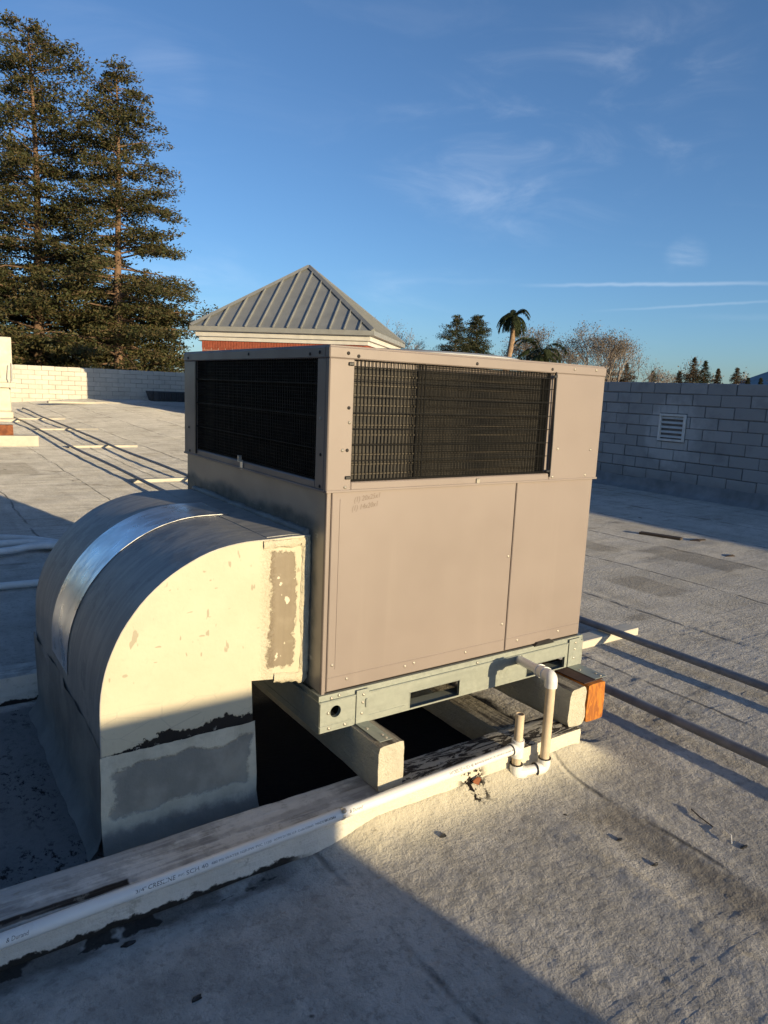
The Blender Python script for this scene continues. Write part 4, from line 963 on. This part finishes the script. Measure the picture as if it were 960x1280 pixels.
e3 = elbow('elbow', (RX, RY, EZ), sdv, (0, 0, -1), .015, .020)
E0 = Vector((RX, RY, EZ)) - sdv * .033
ring_tube(dr, PVC, [Vector((SX, R0 + .01, SZ)), E0], .0155, 'stub'); cpl = ring_tube(dr, PVC, [E0 - sdv * .045, E0 - sdv * .006], .0205, 'coupling'); ring_tube(cpl, PVC, [E0 - sdv * .050, E0 - sdv * .040], .0228, 'collar'); ring_tube(cpl, PVC, [E0 - sdv * .012, E0 - sdv * .002], .0228, 'collar')
ring_tube(dr, BLACK, [(SX, R0 - .001, SZ), (SX, R0 + .004, SZ)], .018, 'grommet')

# ------------------------------------------------------------------ gas pipes and their timber strips
def gas(x, lab):
    t = thing('gas_pipe', (x, 0, 0), lab, 'pipe', None)
    ys = np.concatenate([np.linspace(-8, 5, 14), np.linspace(6, 20.5, 30)])
    P = [(x + .012 * math.sin(y * .9 + x), y, rz(x, y) + .056 + .004 * math.sin(y * 1.7)) for y in ys]
    e = P[-1]; P += [(e[0], e[1] + .06, e[2] - .02), (e[0], e[1] + .08, e[2] - .12)]
    MB().tube(P, .0185, 12).build('pipe', GAS, t, smooth=True)
    for y in (-1.2, 4.4, 12.6): MB().tube([(x + .012 * math.sin(y * .9 + x), y - .03, rz(x, y) + .056 + .004 * math.sin(y * 1.7)), (x + .012 * math.sin(y * .9 + x), y + .03, rz(x, y) + .056 + .004 * math.sin(y * 1.7))], .024, 12).build('coupling', GAS, t, smooth=True)
gas(1.383, 'grey gas pipe on timber strips, running closest to the tan unit')
gas(2.02, 'grey gas pipe on timber strips, running farther from the tan unit')
for k, (y, x0, x1, tail) in enumerate(((-3.2, 1.2, 2.25, 'off beside the shaded grey rooftop unit'), (.545, 1.22, 2.26, 'right beside the tan unit and orange timber'), (6.95, 1.34, 2.35, 'behind the curved duct'), (11.0, 1.40, 2.50, 'second strip behind the curved duct'), (14.3, 1.42, 2.6, 'second strip before the cream rooftop unit'), (17.2, 1.40, 2.5, 'by the foot of the cream rooftop unit'))):
    z = rz(1.8, y); q = MB().box((x0, y - .045, z - .006), (x1, y + .045, z + .036), .004, Matrix.Translation((0, y, 0)) @ Matrix.Rotation(rnd.uniform(-.02, .02), 4, 'Z') @ Matrix.Translation((0, -y, 0)))
    tag(q.build('pipe_support', STRIP, loc=(1.8, y, z)), 'cream timber strip under the gas pipes, ' + tail, 'timber', 'pipe supports')

# ------------------------------------------------------------------ loose plastic lines on the roof behind the duct
def hose(pts, r, lab, mat=PVC):
    P = []
    for i in range(len(pts) - 1):
        for k in range(8):
            t_ = k / 8; a_ = [Vector(pts[max(i - 1, 0)]), Vector(pts[i]), Vector(pts[i + 1]), Vector(pts[min(i + 2, len(pts) - 1)])]
            P.append(.5 * ((2 * a_[1]) + (a_[2] - a_[0]) * t_ + (2 * a_[0] - 5 * a_[1] + 4 * a_[2] - a_[3]) * t_ ** 2 + (3 * a_[1] - a_[0] - 3 * a_[2] + a_[3]) * t_ ** 3))
    P.append(Vector(pts[-1])); c = P[len(P) // 2]
    return tag(MB().tube(P, r, 10).build('plastic_hose', mat, smooth=True, loc=(c.x, c.y, 0)), lab, 'hose')
HG = plain('hose_grey', (.70, .70, .69), .5)
hose([(-4, 4.5, .03), (-1.2, 4.22, .035), (-.5, 4.12, .045), (-.22, 3.95, .05), (-.02, 3.75, .04), (.3, 3.4, .03), (.8, 3.3, .03)], .028, 'pale grey hose on the roof, farthest behind the curved duct', HG)
hose([(-4, 4.25, .03), (-1.2, 3.98, .035), (-.5, 3.9, .045), (-.22, 3.82, .05), (-.02, 3.68, .04), (.28, 3.3, .03), (.8, 3.2, .03)], .026, 'pale grey hose on the roof, middle of three behind the duct', HG)
hose([(-4, 3.55, .03), (-1.2, 3.62, .035), (-.45, 3.66, .04), (-.2, 3.72, .045), (0, 3.62, .04), (.25, 3.2, .03), (.8, 3.1, .03)], .026, 'pale grey hose on the roof, bending in front of its pair', HG)
hose([(-4, 2.75, .025), (-1, 2.8, .03), (-.2, 2.78, .03), (.5, 2.8, .03), (1.0, 2.8, .03)], .022, 'straight pale plastic line on the roof just behind the duct', PVC)

# ------------------------------------------------------------------ other rooftop gear
def far_unit():
    x1, y0 = 1.36, 16.9; z0 = rz(1, 17)
    t = thing('rooftop_unit', (x1 - .8, y0 + .7, z0), 'cream rooftop unit standing before the far cream wall', 'air conditioner')
    CR = CREAM
    bx('curb', CR, (x1 - 1.7, y0 - .02, z0 - .05), (x1 - .02, y0 + 1.3, z0 + .20), t, .02)
    bx('skirt', CR, (x1 - 1.75, y0 - .35, z0 - .05), (x1 + .06, y0 + 1.4, z0 + .055), t, .03)
    bx('lower_cabinet', CR, (x1 - 1.6, y0 + .02, z0 + .20), (x1 - .05, y0 + 1.2, z0 + .74), t, .02)
    bx('base_rail', CR, (x1 - 1.7, y0 - .05, z0 + .74), (x1 + .05, y0 + 1.3, z0 + .86), t, .01)
    c = bx('upper_cabinet', CR, (x1 - 1.6, y0, z0 + .86), (x1, y0 + 1.2, z0 + 1.88), t, .01)
    bx('coil_opening', DARKIN, (x1 - 1.5, y0 - .012, z0 + .95), (x1 - .26, y0 + .02, z0 + 1.62), c, .004)
    for k in range(9): bx('louvre', GREYP, (x1 - 1.48, y0 - .022, z0 + .98 + k * .07), (x1 - .28, y0 - .006, z0 + .992 + k * .07), c, .002)
    MB().tube([(x1 - .09, y0 - .03, z0 + 1.25), (x1 - .12, y0 - .04, z0 + .95), (x1 - .05, y0 - .05, z0 + .70), (x1 - .03, y0 - .04, z0 + .9), (x1 - .02, y0 - .03, z0 + 1.3)], .012, 6).build('cable', GREYP, t, smooth=True)
far_unit()
z = rz(.6, 11.6)
t_ = warped_beam('white_timber', STRIP, (-1.2, 11.2, z - .01), (.98, 11.42, z + .17), 30, .004, 'thick cream timber on the roof carrying a rusty block', 'timber', seed=21)
t_ = warped_beam('rusty_block', RUST, (-1.2, 11.25, z + .17), (.62, 11.38, z + .34), 20, .003, 'rust red block lying on a thick cream timber', 'block', seed=22)
# dark louvred box by the far wall
zb = rz(7, 23)
t = thing('vent_box', (7.2, 23.4, zb), 'low dark metal louvred box at the foot of the far wall', 'vent')
DKM = plain('dark_metal', (.07, .075, .08), .5, .3)
bx('box', DKM, (6.45, 23.1, zb - .02), (7.9, 23.7, zb + .34), t, .01)
for k in range(14): bx('louvre', DKM, (6.62 + k * .085, 23.06, zb + .02), (6.66 + k * .085, 23.1, zb + .31), t, .004)
MB().prism([(6.30, zb + .34), (6.45, zb + .34), (6.45, zb + .02), (6.41, zb + .02)], 1, 23.2, 23.6).build('hood', DKM, t)
zb = rz(4, 22)
MB().box((2.9, 21.8, zb - .02), (5.9, 22.0, zb + .05), .01).build('board', STRIP, loc=(4.4, 21.9, zb)); tag(bpy.data.objects['board'], 'long pale board lying on the roof before the far wall', 'board')

# the rooftop unit behind the camera whose shadow lies over the foreground
XE, YE = .928, -4.3
t = thing('grey_rooftop_unit', (XE - 1.0, YE - .6, 0), 'grey rooftop unit standing behind the photographer', 'air conditioner')
bx('curb', STRIP, (XE - 1.9, YE - 1.1, -.02), (XE - .06, YE - .06, .12), t, .01)
bx('cabinet', GREYP, (XE - 2.0, YE - 1.2, .12), (XE, YE, .998), t, .006)
bx('access_panel', GREYP, (XE - 1.9, YE - .004, .17), (XE - 1.02, YE + .004, .95), t, .003)
bx('access_panel', GREYP, (XE - .98, YE - .004, .17), (XE - .1, YE + .004, .95), t, .003)

# ------------------------------------------------------------------ debris
def scrap(name, mat, pts, r, lab, cat, flat=.5):
    c = np.mean(np.array(pts), 0); q = MB().tube(pts, r, 6)
    V = q.V[0]; zc = gz(c[0], c[1]); V[:, 2] = zc + (V[:, 2] - zc) * 1
    return tag(q.build(name, mat, loc=(c[0], c[1], zc)), lab, cat)
def on(x, y, h=.008): return (x, y, gz(x, y) + h)
tag(MB().box((-.19, -.035, 0), (.19, .035, .022), .004, Matrix.Translation((4.86, 2.19, gz(4.86, 2.19) + .0)) @ Matrix.Rotation(-1.25, 4, 'Z')).build('wood_scrap', TWIG, loc=(4.86, 2.19, gz(4.86, 2.19))), 'dark stick of wood on the sunlit roof before the block parapet', 'stick')
for (x, y, r, nm, lab) in ((5.05, 1.93, .06, 'tar_flake', 'thin dark flake where the parapet shadow begins'), (4.72, 1.42, .045, 'tar_flake', 'small dark curled flake nearest the tan unit, before the parapet'), (.947, -.789, .009, 'screw_cap', 'small black cap with a pale wire on the roof'), (.665, -.578, .007, 'tar_crumb', 'tiny black crumb on the dark stain'), (.66, -.70, .007, 'tar_crumb', 'tiny dark crumb on the foreground stain edge'), (.231, -.311, .008, 'tar_crumb', 'black tar crumb below the drain pipe'), (-.621, -.246, .011, 'tar_chip', 'black tar chip by the torn edge of the white kerb'), (-.545, -.468, .008, 'tar_chip', 'small black chip out on the shaded foreground roof')):
    v = []; zc = gz(x, y)
    for k in range(10):
        a_ = k * math.pi / 5; rr = r * rnd.uniform(.55, 1.25); v.append((x + rr * math.cos(a_) * 1.5, y + rr * math.sin(a_) * .6, zc + .0035 + rnd.uniform(0, .003)))
    n = len(v); v2 = [(p[0], p[1], zc - .002) for p in v]
    top = (x, y, zc + .006 + r * .18)
    MBq = MB().add(v + v2 + [top], [(i, (i + 1) % n, 2 * n) for i in range(n)] + [(i, n + i, n + (i + 1) % n, (i + 1) % n) for i in range(n)])
    tag(MBq.build(nm, TWIG if r > .02 else BLACK, loc=(x, y, zc)), lab, 'debris')
scrap('wire_scrap', FOAM, [on(.925, -.765, .006), on(.955, -.745, .01), on(.97, -.72, .007)], .0018, 'short pale wire lying by the small black cap', 'wire')
scrap('twig', TWIG, [on(.985, -.60, .005), on(.965, -.64, .007), on(.955, -.69, .005)], .002, 'thin bent twig on the foreground roof, beside the dark stain', 'twig')
# torn patch with a rusty leaf on the kerb coating
xk, yk = .452, -.196
lv = MB(); v = []
for k in range(9): a_ = k * 2 * math.pi / 9; v.append((xk + .016 * math.cos(a_) * rnd.uniform(.7, 1.2), yk - .006 - .006 * rnd.random(), .052 + .013 * math.sin(a_) * rnd.uniform(.7, 1.2)))
lv.add(v + [(p[0], p[1] + .003, p[2]) for p in v], [tuple(range(9)), tuple(range(17, 8, -1))] + [(i, 9 + i, 9 + (i + 1) % 9, (i + 1) % 9) for i in range(9)])
tag(lv.build('dry_leaf', RUST, loc=(xk, yk, .04)), 'curled rust brown leaf stuck to the cream kerb', 'leaf')

# ------------------------------------------------------------------ trees
GZ = -6.0
def leaf_mesh(C, Dv, L, Wd, name, mat, parent):
    """many small leaf blades: centres C, directions Dv, lengths L, widths Wd"""
    n = len(C); Dv = Dv / np.linalg.norm(Dv, axis=1, keepdims=True); rv = NP.normal(size=(n, 3)); S = np.cross(Dv, rv); S /= np.linalg.norm(S, axis=1, keepdims=True) + 1e-9
    L = L[:, None] / 2; Wd = Wd[:, None] / 2
    v = np.stack([C - Dv * L, C + S * Wd - Dv * L * .1, C + Dv * L, C - S * Wd - Dv * L * .1], 1).reshape(-1, 3) - np.array(org(parent))
    me = bpy.data.meshes.new(name); me.vertices.add(4 * n); me.vertices.foreach_set('co', v.ravel()); me.loops.add(4 * n); me.loops.foreach_set('vertex_index', np.arange(4 * n, dtype=np.int32))
    me.polygons.add(n); me.polygons.foreach_set('loop_start', np.arange(0, 4 * n, 4, dtype=np.int32)); me.update(); me.validate(); me.materials.append(mat)
    return link_mesh(name, me, parent)
def conifer(name, label, az, r, el, width, nbr, nleaf, lsz, mat, bark, cat='tree', group=None, base=.08, top=.10, droop=.25, dens=1., lean=0, peak=.28, gap=.5, pw=.72):
    a_ = math.radians(az); x = CAM_LOC.x + r * math.sin(a_); y = CAM_LOC.y + r * math.cos(a_)
    H = CAM_LOC.z + r * math.tan(math.radians(el)) - GZ
    t = thing(name, (x, y, GZ), label, cat, group)
    tr = MB(); tp_ = np.linspace(0, .985, 12); r0 = H * .017
    def axis(h): return np.array((x + lean * h * H + .12 * math.sin(h * 7 + az), y + .1 * math.cos(h * 5 + az), GZ + h * H))
    tr.tube([axis(h) for h in tp_], [r0 * (1 - .93 * h) for h in tp_], 8)
    C = []; Dv = []; LL = []
    for b in range(nbr):
        h = base + (1 - base) * ((b + NP.random()) / nbr) ** 1.0; h = min(h, .995)
        pf = min(1, .35 + .65 * (h - base) / max(peak - base, .01)) if h < peak else (top + (1 - top) * ((1 - h) / (1 - peak)) ** pw)
        Lb = width * pf * NP.uniform(.42, 1.22); ph = b * 2.399 + NP.uniform(-.5, .5)
        rise = .55 * (h - .55) if h > .55 else -.18 * (.55 - h) * 2
        d = np.array((math.cos(ph), math.sin(ph), rise + NP.uniform(-.26, .26))); p0 = axis(h); e = p0 + d * Lb; e[2] += -droop * Lb * .22
        mid = p0 + d * Lb * .55; mid[2] += Lb * .03
        tr.tube([p0, mid, e], [r0 * .20 * (1 - .8 * h) + .012, r0 * .11 * (1 - .8 * h) + .008, .005], 4, False)
        nc = max(2, int(Lb * 3.0 * dens)); ss = NP.uniform(gap * .45, 1.05, nc) ** .8
        for s_ in ss:
            c = p0 + (e - p0) * s_ + np.array((0, 0, Lb * .03 * 4 * s_ * (1 - s_))); lat = np.array((-d[1], d[0], 0)) * NP.uniform(-1, 1) * Lb * .26 * (1.1 - .5 * s_); c = c + lat; c[2] += NP.uniform(-.12, .10) * lsz * 6
            sp_ = np.array((lsz * 2.3, lsz * 2.3, lsz * 1.1)) * NP.uniform(.6, 1.4) * min(1., .3 + Lb * .55)
            q = NP.normal(size=(nleaf, 3)); q *= np.minimum(1, 1.7 / np.linalg.norm(q, axis=1, keepdims=True)); q = q * sp_ * .75; C.append(c + q); dd = NP.normal(size=(nleaf, 3)) * np.array((1, 1, .7)) + d * .8 + np.array((0, 0, .1)); Dv.append(dd); LL.append(np.full(nleaf, lsz) * NP.uniform(.5, 1.3, nleaf))
    tr.build('trunk', bark, t, smooth=True, sharp=180)
    C = np.concatenate(C); Dv = np.concatenate(Dv); L = np.concatenate(LL)
    leaf_mesh(C, Dv, L, L * NP.uniform(.28, .5, len(L)), 'crown', mat, t); return t
conifer('redwood_tree', 'tall redwood whose bare trunk shows between ragged boughs, its peak the highest', 9.05, 40, 21.6, 5.5, 200, 48, .17, RED_LEAF, BARK, base=.16, top=.20, dens=1.3, peak=.36, droop=.3)
conifer('redwood_tree', 'tall redwood with a rounded tip, standing closest to the brick tower', 14.35, 38, 20.4, 4.7, 205, 48, .165, RED_LEAF, BARK, base=.16, top=.14, dens=1.4, peak=.30, droop=.3, pw=.72)
conifer('redwood_tree', 'redwood mostly hidden by the highest one, showing at its far side', 4.6, 43, 18.5, 5.0, 150, 30, .18, RED_LEAF, BARK, base=.14, top=.2, peak=.3, dens=1.2)
conifer('dark_conifer', 'low dense dark evergreen filling in beneath the two redwoods', 11.2, 44, 8.2, 5.5, 120, 40, .20, CON_LEAF, BARK, base=.05, top=.25, peak=.35, dens=1.3)
conifer('dark_conifer', 'low dense dark evergreen behind the shaded half of the far wall', 15.9, 42, 6.6, 4.8, 120, 40, .20, RED_LEAF, BARK, base=.05, top=.3, peak=.4, dens=1.3)
conifer('dark_conifer', 'low dense dark evergreen beyond the cream rooftop unit', 6.2, 42, 7.0, 5.0, 110, 40, .20, CON_LEAF, BARK, base=.05, top=.3, peak=.4, dens=1.3)
conifer('pine_tree', 'ragged dark conifer beyond the unit, broader of a pair', 39.75, 70, 5.75, 5.6, 200, 40, .16, CON_LEAF, BARK, base=.2, top=.04, peak=.3, dens=1.1, pw=.85)
conifer('pine_tree', 'narrow dark conifer next to its broader twin', 41.35, 72, 5.85, 2.9, 200, 40, .16, CON_LEAF, BARK, base=.2, top=.15, peak=.3, dens=1.8, pw=.6)
for i, (px_, py_, hh_) in enumerate(((-11.5, -6, 20), (-12, -2.5, 19), (-11.5, 3, 21), (-12.5, 8.5, 19), (-12, 14, 20), (-13, 20, 19))):  # evergreens out of view, added to darken surfaces facing left
    dx_, dy_ = px_ - CAM_LOC.x, py_ - CAM_LOC.y; r_ = math.hypot(dx_, dy_)
    conifer('sky_blocker_tree', 'tall unseen evergreen added along the open roof edge to block sky light', math.degrees(math.atan2(dx_, dy_)), r_, math.degrees(math.atan2(hh_ - 6 - CAM_LOC.z + 1, r_)), 3.9, 120, 14, .55, CON_LEAF, BARK, base=.06, top=.3, peak=.3, dens=.75, group='unseen trees blocking the left sky')
for az, el, wd, mt, lab in ((51.55, 2.95, 2.0, CONB_LEAF, 'pointed brownish conifer before the bare sycamores'), (52.75, 2.45, 2.2, CONB_LEAF, 'rounder brown conifer to the side of the pointed one'), (54.6, 1.95, 1.6, CON_LEAF, 'small dark conifer between the bare trees beyond the parapet')):
    conifer('small_conifer', lab, az, 95, el + .2, wd * 1.9, 240, 22, .15, mt, BARK, base=.2, top=.02, peak=.3, pw=.95, dens=1.5)
for i, (az, el, wd, mt, lab) in enumerate(((57.35, 2.95, 2.3, CONB_LEAF, 'taller brown conifer of the clump above the parapet'), (58.1, 2.75, 2.1, CON_LEAF, 'dark pointed conifer of the clump above the parapet'), (59.0, 2.2, 1.4, CONB_LEAF, 'thin lone conifer spire above the parapet'), (60.2, 2.3, 2.3, CONB_LEAF, 'bushy brown conifer above the parapet by the hill'), (60.95, 1.65, 1.2, CON_LEAF, 'tiny dark conifer at the foot of the hill'), (61.75, 1.62, 1.1, CON_LEAF, 'tiny conifer spire standing against the hill'), (62.5, 1.7, 1.2, CON_LEAF, 'small conifer spire against the middle of the hill'), (63.8, 2.25, 2.4, CON_LEAF, 'dark ragged conifer before the high end of the hill'), (65.0, 2.1, 2.4, CONB_LEAF, 'brownish conifer past the high end of the hill'), (56.4, 1.95, 2.2, CONB_LEAF, 'low brown conifer at the near end of the clump'))):
    conifer('distant_conifer', lab, az, 110, el + .22, wd * 1.6, 240, 20, .16, mt, BARK, base=.25, top=.02, peak=.3, pw=.95, dens=1.5)

def bare_tree(name, label, az, r, el, spread, seed, leafn, depth=6, group=None, mat=SYC_LEAF, bark=BARKG, lsz=.22):
    R = random.Random(seed); a_ = math.radians(az); x = CAM_LOC.x + r * math.sin(a_); y = CAM_LOC.y + r * math.cos(a_); H = CAM_LOC.z + r * math.tan(math.radians(el)) - GZ
    t = thing(name, (x, y, GZ), label, 'tree', group); mb = MB(); C = []
    def grow(p, d, L, rad, k):
        n = 3; pts = [p]; q = p
        for i in range(n):
            d = (d + Vector((R.gauss(0, .10), R.gauss(0, .10), R.gauss(.03, .07)))).normalized(); q = q + d * (L / n); pts.append(q)
        mb.tube(pts, [rad, rad * .9, rad * .8, rad * .68], 5 if k > 3 else 3, False)
        if k <= 2: C.extend([tuple(v) for v in pts[1:]])
        if k == 0: return
        m = R.choice((2, 3, 3)) if k > 1 else 3
        for i in range(m):
            ax = Vector((R.gauss(0, 1), R.gauss(0, 1), R.gauss(.15, .6))).normalized(); nd = (d + ax * (spread * R.uniform(.6, 1.25))).normalized()
            grow(q, nd, L * R.uniform(.66, .84), rad * .62, k - 1)
    L0 = H * .235; grow(Vector((x, y, GZ)), Vector((0, 0, 1)), L0, H * .016, depth)
    V = np.concatenate(mb.V); s_ = H / (V[:, 2].max() - GZ); 
    mb.V = [np.stack([x + (v[:, 0] - x) * s_, y + (v[:, 1] - y) * s_, GZ + (v[:, 2] - GZ) * s_], -1) for v in mb.V]
    mb.build('trunk', bark, t)
    C = np.array(C); C = np.stack([x + (C[:, 0] - x) * s_, y + (C[:, 1] - y) * s_, GZ + (C[:, 2] - GZ) * s_], -1)
    C = np.repeat(C, max(1, leafn), 0) + NP.normal(size=(len(C) * max(1, leafn), 3)) * .28
    keep = NP.random(len(C)) < (leafn if leafn < 1 else 1); C = C[keep]
    L = NP.uniform(.5, 1.2, len(C)) * lsz; leaf_mesh(C, NP.normal(size=C.shape), L, L * .7, 'crown', mat, t); return t
bare_tree('sycamore_tree', 'broad winter sycamore with dry brown leaves, tallest above the unit', 49.6, 80, 5.75, .62, 3, 2, 7, lsz=.15)
bare_tree('sycamore_tree', 'slimmer winter sycamore beside the tallest one, towards the palms', 47.9, 82, 5.3, .55, 5, 2, 7, lsz=.15)
bare_tree('bare_tree', 'thin leafless pale tree beside the brown-leaved sycamores', 52.6, 84, 4.75, .55, 8, .5, 7, lsz=.14)
bare_tree('bare_tree', 'leafless twiggy tree just behind the brick tower', 34.9, 75, 5.65, .6, 12, .3, 7, lsz=.14)
bare_tree('bare_tree', 'pale leafless tree behind the clump of brown conifers', 56.9, 120, 3.35, .6, 14, .5, 5, lsz=.3)
bare_tree('bare_tree', 'low leafless tree between the conifers and the bare sycamores', 54.0, 105, 2.6, .65, 15, .3, 5)
bare_tree('bare_tree', 'small rusty-leaved tree by the thin conifer spire', 59.8, 118, 2.4, .65, 16, .8, 5, lsz=.3)

def palm(name, label, az, r, el, nf, fl_, seed, up, lean, wl_=.55):
    R = random.Random(seed); a_ = math.radians(az); x = CAM_LOC.x + r * math.sin(a_); y = CAM_LOC.y + r * math.cos(a_); H = CAM_LOC.z + r * math.tan(math.radians(el)) - GZ
    t = thing(name, (x, y, GZ), label, 'palm tree'); Ht = H - fl_ * .55
    side = Vector((math.cos(a_), -math.sin(a_), 0))
    ax = [Vector((x, y, GZ + Ht * h)) + side * (lean * h * h + .18 * math.sin(h * 9)) for h in np.linspace(0, 1, 14)]
    MB().tube(ax, [.34 - .13 * h + .03 * math.sin(h * 40) for h in np.linspace(0, 1, 14)], 9).build('trunk', PTRUNK, t, smooth=True)
    C = []; Dv = []; LL = []; tip = ax[-1]; st = MB()
    for k in range(nf):
        ph = k * 2.399 + R.uniform(-.3, .3); e0 = R.uniform(-.5, 1.25) * up; d = Vector((math.cos(ph) * math.cos(e0), math.sin(ph) * math.cos(e0), math.sin(e0))); p = tip.copy(); P = [p.copy()]; L = fl_ * R.uniform(.75, 1.15)
        for i in range(9): d = (d + Vector((0, 0, -.21 - .05 * i * .5))).normalized(); p = p + d * (L / 9); P.append(p.copy())
        st.tube(P, [.016 * (1 - i / 10) + .004 for i in range(10)], 4, False)
        for i in range(1, 9):
            for j in range(22):
                f_ = R.random(); q = P[i].lerp(P[i + 1], f_); tg = (P[i + 1] - P[i]).normalized(); sd_ = tg.cross(Vector((0, 0, 1))).normalized() * R.choice((-1, 1)); ll = wl_ * R.uniform(.6, 1.1) * (1 - .5 * abs(i / 9 - .45))
                dd = (sd_ * .7 + tg * .5 + Vector((0, 0, -.55 + R.uniform(-.25, .2)))).normalized(); C.append(q + dd * ll / 2); Dv.append(dd); LL.append(ll)
    st.build('frond_stems', PALM_LEAF, t); L = np.array(LL)
    leaf_mesh(np.array(C), np.array(Dv), L, np.full(len(L), .045), 'crown', PALM_LEAF, t); return t
palm('palm_tree', 'slender tall palm with a drooping tuft on a bare brown trunk', 43.55, 62, 6.75, 46, 1.75, 4, .95, .55, .4)
palm('palm_tree', 'low feathery palm crown showing just above the unit, by the sycamores', 46.0, 50, 4.5, 28, 2.3, 9, 1.1, .2, .5)
palm('palm_tree', 'second feathery palm crown, half hidden, below the sycamores', 47.5, 52, 3.35, 18, 2.2, 10, .8, .2, .6)

SC.render.engine = 'CYCLES'
SC.cycles.max_bounces = 6; SC.cycles.diffuse_bounces = 3; SC.cycles.glossy_bounces = 3; SC.cycles.transmission_bounces = 3
